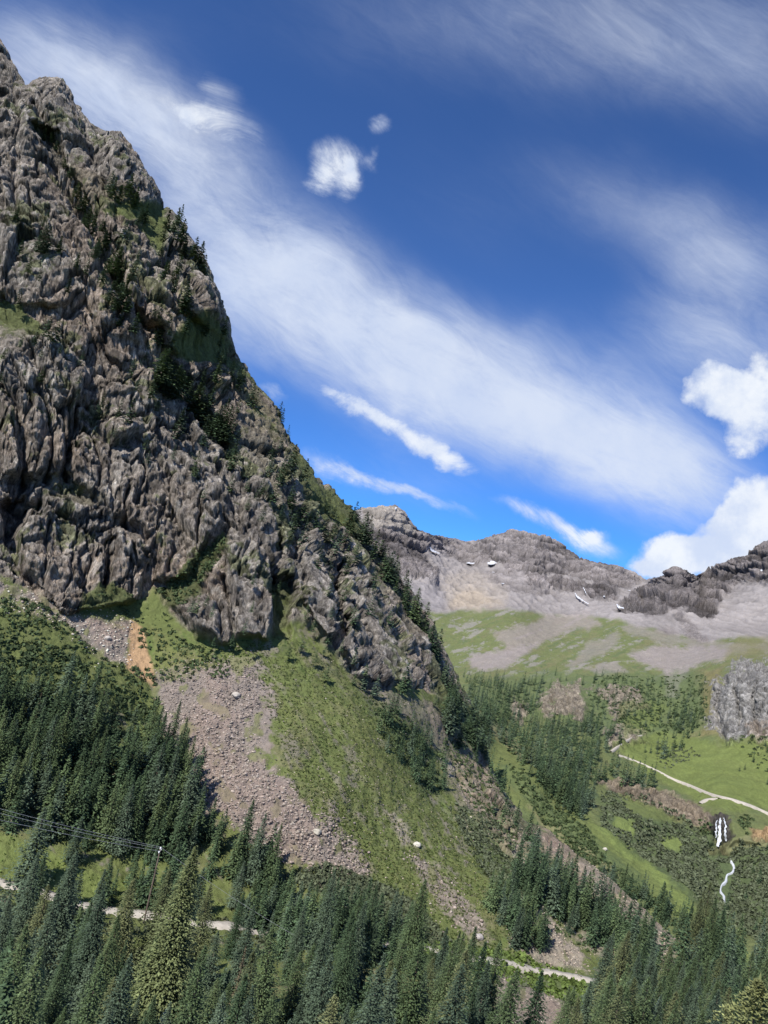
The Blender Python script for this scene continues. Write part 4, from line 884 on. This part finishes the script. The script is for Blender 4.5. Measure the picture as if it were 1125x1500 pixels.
# near spruce top at the lower right corner, on the camera's own hillside
def near_tree():
    d = rays(np.array([1112.0]), np.array([1440.0]))[0]; p = CAM + d * 27.0
    rg_ = np.random.RandomState(3); P, T = spruce_geo(rg_, 15, 6.2, 80, 18, 34, .15, droop=.12, ragged=.3)
    r = empty('spruce_tree', (p[0], p[1], p[2] - 15)); tag(r, 'bright yellow-green spruce top close to the viewer in the lower right corner', 'tree')
    mesh_obj('crown', P, T, M_LEAF, r, col=leaf_tone(P, (.20, .22, .09), rg_)); v, q_ = trunk_geo(15, .2); mesh_obj('trunk', v, q_, M_BARK, r)
near_tree()
inviewish = lambda l: abs(np.dot(l, RX) / np.dot(l, F)) < W0 / 2 / FPX * 1.04 and -H0 / 2 / FPX * 1.75 < np.dot(l, UX) / np.dot(l, F) < .7
TREES.sort(key=lambda a: -a[0])
ind, rest = [], []
for a in TREES:
    (ind if (a[1] != 'low' and inviewish(a[2]) and len(ind) < 283) else rest).append(a)
TONE = {('near', 0): 'dark', ('near', 1): 'mid-green', ('near', 2): 'bluish', ('near', 3): 'olive', ('near', 4): 'mid-green', ('near', 5): 'bluish', ('mid', 0): 'dark', ('mid', 1): 'mid-green', ('mid', 2): 'bluish', ('mid', 3): 'dark', ('mid', 4): 'mid-green'}
SHORT = {'spruces rising above the lower right forest': 'high-standing lower right', 'spruces of the foreground forest': 'foreground', 'spruces of the lower right forest': 'lower right forest', 'spruces of the left slope stand': 'left slope', 'spruces at the road bend': 'road bend'}
def picpos(l): z = np.dot(l, F); return W0 / 2 + FPX * np.dot(l, RX) / z, H0 / 2 - FPX * np.dot(l, UX) / z
buck = {}
for a in ind:
    fam = a[1]; n = {'near': 6, 'mid': 5, 'cliff': 3}[fam]; k = (fam, rng.randint(n)); lab = a[4]
    if a[5] in SHORT:
        x, y = picpos(a[2]); ref = ('under the left meadow' if x < 200 else 'under the power line' if x < 340 else 'under the talus fan' if x < 480 else 'under the grassy slope') if 'foreground' in a[5] else ('beside the road bend' if x < 930 else 'under the pale rib' if x < 1020 else 'at the right edge') if 'lower right' in a[5] else ''
        row = ('upper part' if y < 1080 else 'middle part' if y < 1180 else 'lower part') if 'left slope' in a[5] else 'back row' if y < (1440 if 'foreground' in a[5] else 1450) else 'middle row' if y < 1510 else 'front row'
        size = 'tall' if a[3] > 16 else 'short' if a[3] < 12 else 'middling'
        lab = ' '.join([size, TONE.get(k, 'dark'), SHORT[a[5]], 'spruce,', row, ref]).strip()
        buck.setdefault(lab, []).append((x, len(buck)))
    o = place(k, a[2], a[3], lab, a[5])
    if a[5] in SHORT: buck[lab][-1] = (x, o)
ORD = ['leftmost', 'second from left', 'third from left', 'fourth from left', 'fifth from left', 'sixth from left', 'seventh from left', 'eighth from left', 'ninth from left', 'tenth from left', 'eleventh from left', 'twelfth from left', 'thirteenth from left', 'fourteenth from left', 'fifteenth from left', 'sixteenth from left']
for lab, lst in buck.items():
    lst.sort(key=lambda a: a[0])
    if len(lst) > 1:
        for r_, (x, o) in enumerate(lst): o['label'] = lab + ', ' + (ORD[r_] if r_ < 16 else 'rightmost part')
# all the others, smaller in the picture: one wood
LOW = [spruce_geo(np.random.RandomState(200 + i), 12, [2.0, 1.7, 2.3, 1.9][i], 13, 7, 4, .75, ragged=.3) for i in range(4)]
LOWN = [spruce_geo(np.random.RandomState(220 + i), 12, [2.6, 2.2, 2.9, 2.4][i], 24, 9, 6, .50, ragged=.3) for i in range(4)]
vs, qs, cs, o = [], [], [], 0
for a in rest:
    P, T = (LOWN if a[0] > 34 else LOW)[rng.randint(4)]; s = a[3] / 12; an = rng.uniform(0, 6.28); w = s * rng.uniform(.85, 1.25) * (1.75 if a[1] == 'cliff' else 1.1)
    ca, sa = math.cos(an) * w, math.sin(an) * w
    q_ = np.stack([P[:, 0] * ca - P[:, 1] * sa, P[:, 0] * sa + P[:, 1] * ca, P[:, 2] * s], 1) + a[2]
    base = np.array([DARK, MID, BLUE, DARK][rng.randint(4)]) * rng.uniform(.8, 1.25)
    vs.append(q_); qs.append(T + o); cs.append(leaf_tone(P, base, rng)); o += len(P)
tag(mesh_obj('spruce_wood', np.concatenate(vs), np.concatenate(qs), M_WOOD, col=np.concatenate(cs)), 'countless small dark spruces covering the valley and ridge', kind='stuff')

# ------------------------------------------------------------------ stones of the talus, boulders
PHI = (1 + 5 ** .5) / 2
ICV = np.array([(-1,PHI,0),(1,PHI,0),(-1,-PHI,0),(1,-PHI,0),(0,-1,PHI),(0,1,PHI),(0,-1,-PHI),(0,1,-PHI),(PHI,0,-1),(PHI,0,1),(-PHI,0,-1),(-PHI,0,1)], float) / 1.9
ICF = np.array([(0,11,5),(0,5,1),(0,1,7),(0,7,10),(0,10,11),(1,5,9),(5,11,4),(11,10,2),(10,7,6),(7,1,8),(3,9,4),(3,4,2),(3,2,6),(3,6,8),(3,8,9),(4,9,5),(2,4,11),(6,2,10),(8,6,7),(9,8,1)])
def stones(name, poly_list, on, label):
    V, Fq, Cc, o = [], [], [], 0
    for poly, n, lo, hi, tone in poly_list:
        n = int(n * 1.9); q = np.array(poly, float); c = rng.uniform(q.min(0) - 8, q.max(0) + 8, (n * 3, 2)); c = c[sdist(c[:, 0], c[:, 1], poly) + rng.normal(size=len(c)) * 9 > 4]; c = c[fbm(np.stack([c[:, 0] / 26, c[:, 1] / 34, c[:, 0] * 0], 1), 3) + rng.normal(size=len(c)) * .12 < .34][:n]
        for x, y in c:
            l = on(x, y)
            if l is None: continue
            s = .32 * (lo + (hi * 1.15 - lo) * rng.rand() ** 5.0); v = ICV * rng.uniform(.5, 1.3, (12, 1)) * np.array([rng.uniform(.5, 1.4), rng.uniform(.5, 1.2), rng.uniform(.35, .9)]) * s
            a = rng.uniform(0, 6.28); ca, sa = math.cos(a), math.sin(a); v = np.stack([v[:, 0] * ca - v[:, 1] * sa, v[:, 0] * sa + v[:, 1] * ca, v[:, 2]], 1)
            V.append(v + l + (0, 0, s * .12)); Fq.append(ICF + o); o += 12; k = rng.uniform(.5, 1.55); Cc.append(np.tile(np.clip(np.array(tone) * k * (rng.uniform(.96, 1.06), 1, rng.uniform(.94, 1.03)), 0, .62), (12, 1)))
    tag(mesh_obj(name, np.concatenate(V), np.concatenate(Fq), M_STONE, col=np.concatenate(Cc)), label, kind='stuff')
SC = tuple(SCREE * 1.05); PL = tuple(PALE)
stones('scree_stones', [
 ([(240,1040),(375,1000),(384,1050),(375,1110),(430,1160),(505,1215),(550,1275),(480,1292),(395,1250),(300,1180),(250,1110)], 9000, .35, 1.7, SC),
 ([(225,985),(372,955),(384,1040),(240,1045)], 3500, .3, 1.2, SC), ([(-20,850),(50,872),(110,905),(190,912),(186,975),(150,972),(95,920),(-20,885)], 1700, .35, 1.6, tuple(ROCK * 1.6)),
 ([(590,1240),(640,1265),(700,1335),(722,1385),(690,1375),(640,1320)], 1100, .35, 1.6, SC), ([(560,1180),(590,1200),(612,1240),(590,1240)], 150, .3, 1, PL),
 ([(640,1110),(672,1120),(715,1170),(770,1240),(820,1300),(800,1310),(740,1250),(690,1195)], 900, .4, 1.5, PL), ([(780,1212),(835,1225),(885,1280),(985,1362),(1000,1385),(950,1372),(880,1318),(800,1258)], 1300, .35, 1.5, PL),
 ([(760,1340),(800,1330),(850,1390),(862,1425),(800,1412),(745,1385)], 1100, .3, 1.2, PL), ([(820,1310),(930,1400),(925,1425),(870,1395),(800,1330)], 500, .3, 1.0, PL), ([(925,1375),(990,1362),(995,1432),(940,1428)], 700, .3, 1.2, PL),
 ([(735,1415),(800,1438),(870,1500),(880,1600),(760,1600),(720,1480)], 1800, .3, 1.1, SC), ([(470,1270),(510,1285),(560,1335),(520,1330)], 260, .3, 1.2, PL),
 ([(240,950),(420,930),(560,960),(700,1100),(760,1300),(720,1380),(640,1390),(540,1290),(420,1150),(380,1000)], 1900, .2, .95, PL),
 ([(-20,470),(60,495),(60,520),(-20,510)], 200, .3, 1.4, PL)], onA, 'loose stones of the talus fans')
def boulder(x, y, s, tone, label, on=onA):
    l = on(x, y); import_v = []
    bm_v, bm_f = ICV.copy(), ICF.copy()
    for _ in range(2):   # subdivide
        mid = {}; nf = []; vl = list(bm_v)
        def mp(a, b):
            k = (min(a, b), max(a, b))
            if k not in mid: mid[k] = len(vl); vl.append((vl[a] + vl[b]) / 2 / np.linalg.norm((vl[a] + vl[b]) / 2))
            return mid[k]
        for a, b, c in bm_f: ab, bc, ca = mp(a, b), mp(b, c), mp(c, a); nf += [(a, ab, ca), (b, bc, ab), (c, ca, bc), (ab, bc, ca)]
        bm_v, bm_f = np.array(vl), np.array(nf)
    v = bm_v * (1 + .35 * pn(bm_v * 1.3 + x) + .2 * (cells(bm_v * 1.6 + y)[0] - .5))[:, None] * np.array([1.1, .9, .75]) * s
    tag(mesh_obj('boulder', v + l + (0, 0, s * .25), bm_f, M_STONE, col=np.tile(tone, (len(v), 1))), label, 'boulder', 'large single boulders')
boulder(610, 1238, 1.1, (.55, .52, .44), 'white boulder alone in the middle of the grassy slope')
boulder(22, 1204, 1.7, (.40, .36, .29), 'pale boulder at the left meadow edge under the spruces')
boulder(5, 1199, 1.3, (.40, .36, .29), 'flatter pale boulder at the left picture edge by the meadow')
boulder(462, 1222, 1.1, (.42, .39, .32), 'large pale boulder near the right side of the talus fan')
boulder(155, 940, 1.0, (.42, .38, .34), 'pale boulder on the talus left of the orange scar')
boulder(20, 843, 1.3, (.34, .31, .27), 'big boulder lying at the left foot of the cliff')
boulder(345, 1020, 1.3, (.42, .38, .33), 'flat pale boulder high on the talus fan')
boulder(700, 1372, 1.1, (.36, .33, .31), 'grey boulder in the narrow talus strip above the road')
boulder(885, 1246, 1.1, (.5, .47, .4), 'white boulder on the green avalanche slope', onB)

# ------------------------------------------------------------------ willow brush and tufts
AVOID = [[(860,1200),(900,1225),(960,1268),(1010,1305),(1060,1350),(1125,1395),(1200,1430),(1125,1432),(1040,1385),(960,1320),(880,1255)], [(905,1165),(960,1180),(1000,1205),(960,1212),(920,1190)], [(895,1195),(930,1205),(925,1222),(895,1214)], [(970,1225),(1000,1232),(995,1246),(968,1238)], [(1038,1190),(1078,1192),(1088,1226),(1070,1258),(1038,1258)], [(1056,1268),(1080,1268),(1066,1320),(1050,1320)], [(1095,1205),(1140,1200),(1140,1240),(1095,1230)]]
def brush(name, lst, label, mat=None):
    V, Q_, Cc, o = [], [], [], 0
    for poly, on, n, lo, hi, tone in lst:
        q = np.array(poly, float); c = rng.uniform(q.min(0), q.max(0), (n * 4, 2)); c = c[sdist(c[:, 0], c[:, 1], poly) > 0][:n]
        for x, y in c:
            if on is onB and max(sdist(np.array([x]), np.array([y]), p_)[0] + rng.normal() * 1.5 for p_ in AVOID) > 0: continue
            l = on(x, y)
            if l is None: continue
            s = rng.uniform(lo, hi); k = 11 if s > .7 else 5
            u = rng.normal(size=(k, 3)); u[:, 2] = np.abs(u[:, 2]); u /= np.linalg.norm(u, axis=1)[:, None]; ctr = l + u * s * np.array([.9, .9, .7]) * rng.uniform(.5, 1, (k, 1))
            t1 = rng.normal(size=(k, 3)); t1 /= np.linalg.norm(t1, axis=1)[:, None]; t2 = np.cross(t1, u + .3 * rng.normal(size=(k, 3))); t2 /= np.linalg.norm(t2, axis=1)[:, None] + 1e-6
            w = s * rng.uniform(.35, .6, (k, 1)); v = np.stack([ctr - t1 * w, ctr - t2 * w * .7, ctr + t1 * w, ctr + t2 * w * .7], 1).reshape(-1, 3)
            V.append(v); Q_.append(np.arange(4 * k).reshape(k, 4) + o); o += 4 * k
            Cc.append(np.repeat(np.array(tone)[None, :] * rng.uniform(.7, 1.35) * rng.uniform(.85, 1.15, (k, 1)), 4, 0))
    tag(mesh_obj(name, np.concatenate(V), np.concatenate(Q_), mat or M_SHRUB, col=np.concatenate(Cc)), label, kind='stuff')
BR = (.070, .098, .042); GY = (.105, .125, .072); LM = (.12, .17, .045)
brush('willow_brush', [
 ([(-20,868),(60,885),(100,920),(150,965),(222,985),(238,1040),(225,1075),(150,1040),(-20,1020)], onA, 620, .5, 1.4, BR), ([(-20,930),(60,950),(150,990),(225,1040),(225,1060),(-20,1020)], onA, 300, .8, 1.8, BR),
 ([(480,1265),(560,1290),(620,1335),(680,1400),(600,1380),(470,1310),(400,1290)], onA, 1300, .5, 1.2, GY),
 ([(535,1010),(600,1060),(650,1150),(620,1170),(560,1080)], onA, 420, .5, 1.1, BR), ([(655,1180),(720,1190),(770,1290),(760,1350),(700,1260)], onA, 600, .6, 1.3, GY),
 ([(640,1080),(700,1100),(760,1240),(700,1200)], onA, 400, .5, 1.2, BR), ([(560,1370),(760,1395),(870,1440),(890,1500),(740,1430),(560,1400)], onA, 800, .5, 1.3, LM),
 ([(222,868),(262,838),(325,780),(330,800),(300,850),(262,890)], onA, 260, .5, 1.3, BR), ([(110,890),(168,850),(215,890),(255,905),(262,930),(190,912)], onA, 120, .4, .9, BR),
 ([(190,925),(225,920),(330,960),(340,1000),(240,1000)], onA, 260, .4, 1.2, BR), ([(60,1230),(160,1280),(300,1290),(330,1345),(200,1345),(-60,1290),(-60,1215)], onA, 240, .25, .6, LM),
 ([(-20,1290),(600,1395),(780,1430),(760,1470),(600,1420),(-20,1340)], onA, 500, .5, 1.2, GY),
 ([(725,1240),(800,1275),(870,1330),(900,1400),(860,1390),(740,1330)], onA, 300, .4, 1.0, BR),
 ([(880,1160),(960,1170),(1030,1220),(1125,1240),(1250,1230),(1250,1420),(1125,1390),(1040,1330),(960,1290),(880,1230)], onB, 4200, .9, 2.1, GY),
 ([(735,1110),(790,1150),(870,1220),(960,1300),(1060,1380),(1000,1350),(900,1300),(800,1220)], onB, 1800, .7, 1.6, BR), ([(1020,1195),(1100,1195),(1125,1225),(1030,1225)], onB, 220, .9, 1.8, BR),
 ([(870,990),(1035,990),(1040,1060),(960,1080),(860,1060)], onB, 700, 1, 2.3, BR), ([(960,1085),(1010,1095),(1030,1110),(960,1130)], onB, 120, .8, 1.6, GY), ([(1070,1080),(1200,1070),(1200,1160),(1110,1130)], onB, 160, 1, 2, BR)], 'low willow brush covering the damp ground and slopes')
brush('grass_tufts', [
 ([(240,950),(420,930),(500,965),(560,1005),(650,1035),(700,1100),(760,1260),(780,1400),(600,1390),(540,1290),(420,1150),(380,1000)], onA, 9000, .22, .6, (.075, .10, .032)),
 ([(390,960),(520,980),(640,1150),(760,1330),(640,1330),(540,1270),(420,1130)], onA, 3500, .2, .5, (.17, .18, .07))], 'tussocks of grass and low herbs on the slope')

# ------------------------------------------------------------------ power line
pole_foot = onA(262, 1330); d0 = rays(np.array([235.0]), np.array([1243.0]))[0]
pole_foot = onA(228, 1325); 
top = CAM + d0 * 172.0
pole_foot = np.array([top[0], top[1], top[2] - 13.0])
pt = empty('utility_pole', pole_foot); tag(pt, 'slim wooden utility pole with white insulators rising among the spruces', 'utility pole')
def cyl(r0, r1, z0, z1, n=10, ctr=(0, 0)):
    V = [(ctr[0] + r * math.cos(k * 6.2832 / n), ctr[1] + r * math.sin(k * 6.2832 / n), z) for z, r in ((z0, r0), (z1, r1), (z1 + .01, .001)) for k in range(n)]
    Q_ = [(j * n + k, j * n + (k + 1) % n, (j + 1) * n + (k + 1) % n, (j + 1) * n + k) for j in range(2) for k in range(n)]
    return np.array(V), np.array(Q_)
v, q_ = cyl(.17, .11, -2, 12.9); mesh_obj('pole', v, q_, M_BARK, pt)
def box(x0, x1, y0, y1, z0, z1):
    V = np.array([(x, y, z) for x in (x0, x1) for y in (y0, y1) for z in (z0, z1)])
    return V, np.array([(0,1,3,2),(4,6,7,5),(0,4,5,1),(2,3,7,6),(0,2,6,4),(1,5,7,3)])
v, q_ = box(-.06, .06, -.75, .75, 12.2, 12.35); mesh_obj('crossarm', v, q_, M_BARK, pt)
for yy in (-.65, 0.0, .65):
    v, q_ = cyl(.12, .17, 12.36 if yy else 12.95, 12.72 if yy else 13.3, 10, (0, yy)); mesh_obj('insulator', v, q_, M_CERAM, pt)
def wire(a, b, sag, label):
    n = 40; t = np.linspace(0, 1, n); P_ = a[None] * (1 - t)[:, None] + b[None] * t[:, None]; P_[:, 2] -= sag * 4 * t * (1 - t)
    r = .026; ring = np.array([(0, math.cos(k * 1.5708), math.sin(k * 1.5708)) for k in range(4)]) * r
    dd = (b - a); dd[2] = 0; dd /= np.linalg.norm(dd); s_ = np.array([-dd[1], dd[0], 0])
    V = (P_[:, None] + s_ * ring[None, :, 1, None] + np.array([0, 0, 1.0]) * ring[None, :, 2, None]).reshape(-1, 3)
    Q_ = np.array([(j * 4 + k, j * 4 + (k + 1) % 4, (j + 1) * 4 + (k + 1) % 4, (j + 1) * 4 + k) for j in range(n - 1) for k in range(4)])
    tag(mesh_obj('power_line', V, Q_, M_WIRE), label, 'power line', 'wires of the power line')
def at(x, y, d): return CAM + rays(np.array([float(x)]), np.array([float(y)]))[0] * d
for k, (yy, z, lab, yl) in enumerate([(-.65, 12.72, 'lower wire of the power line left of the pole', 1199), (0, 13.3, 'top wire of the power line left of the pole', 1180), (.65, 12.72, 'middle wire of the power line left of the pole', 1188)]):
    wire(pole_foot + np.array([0, yy, z]), at(-60, yl - 12, 150 + 2 * k), .35, lab)
wire(pole_foot + np.array([0, 0, 13.3]), at(440, 1375, 185), .6, 'single wire of the power line running down right of the pole')
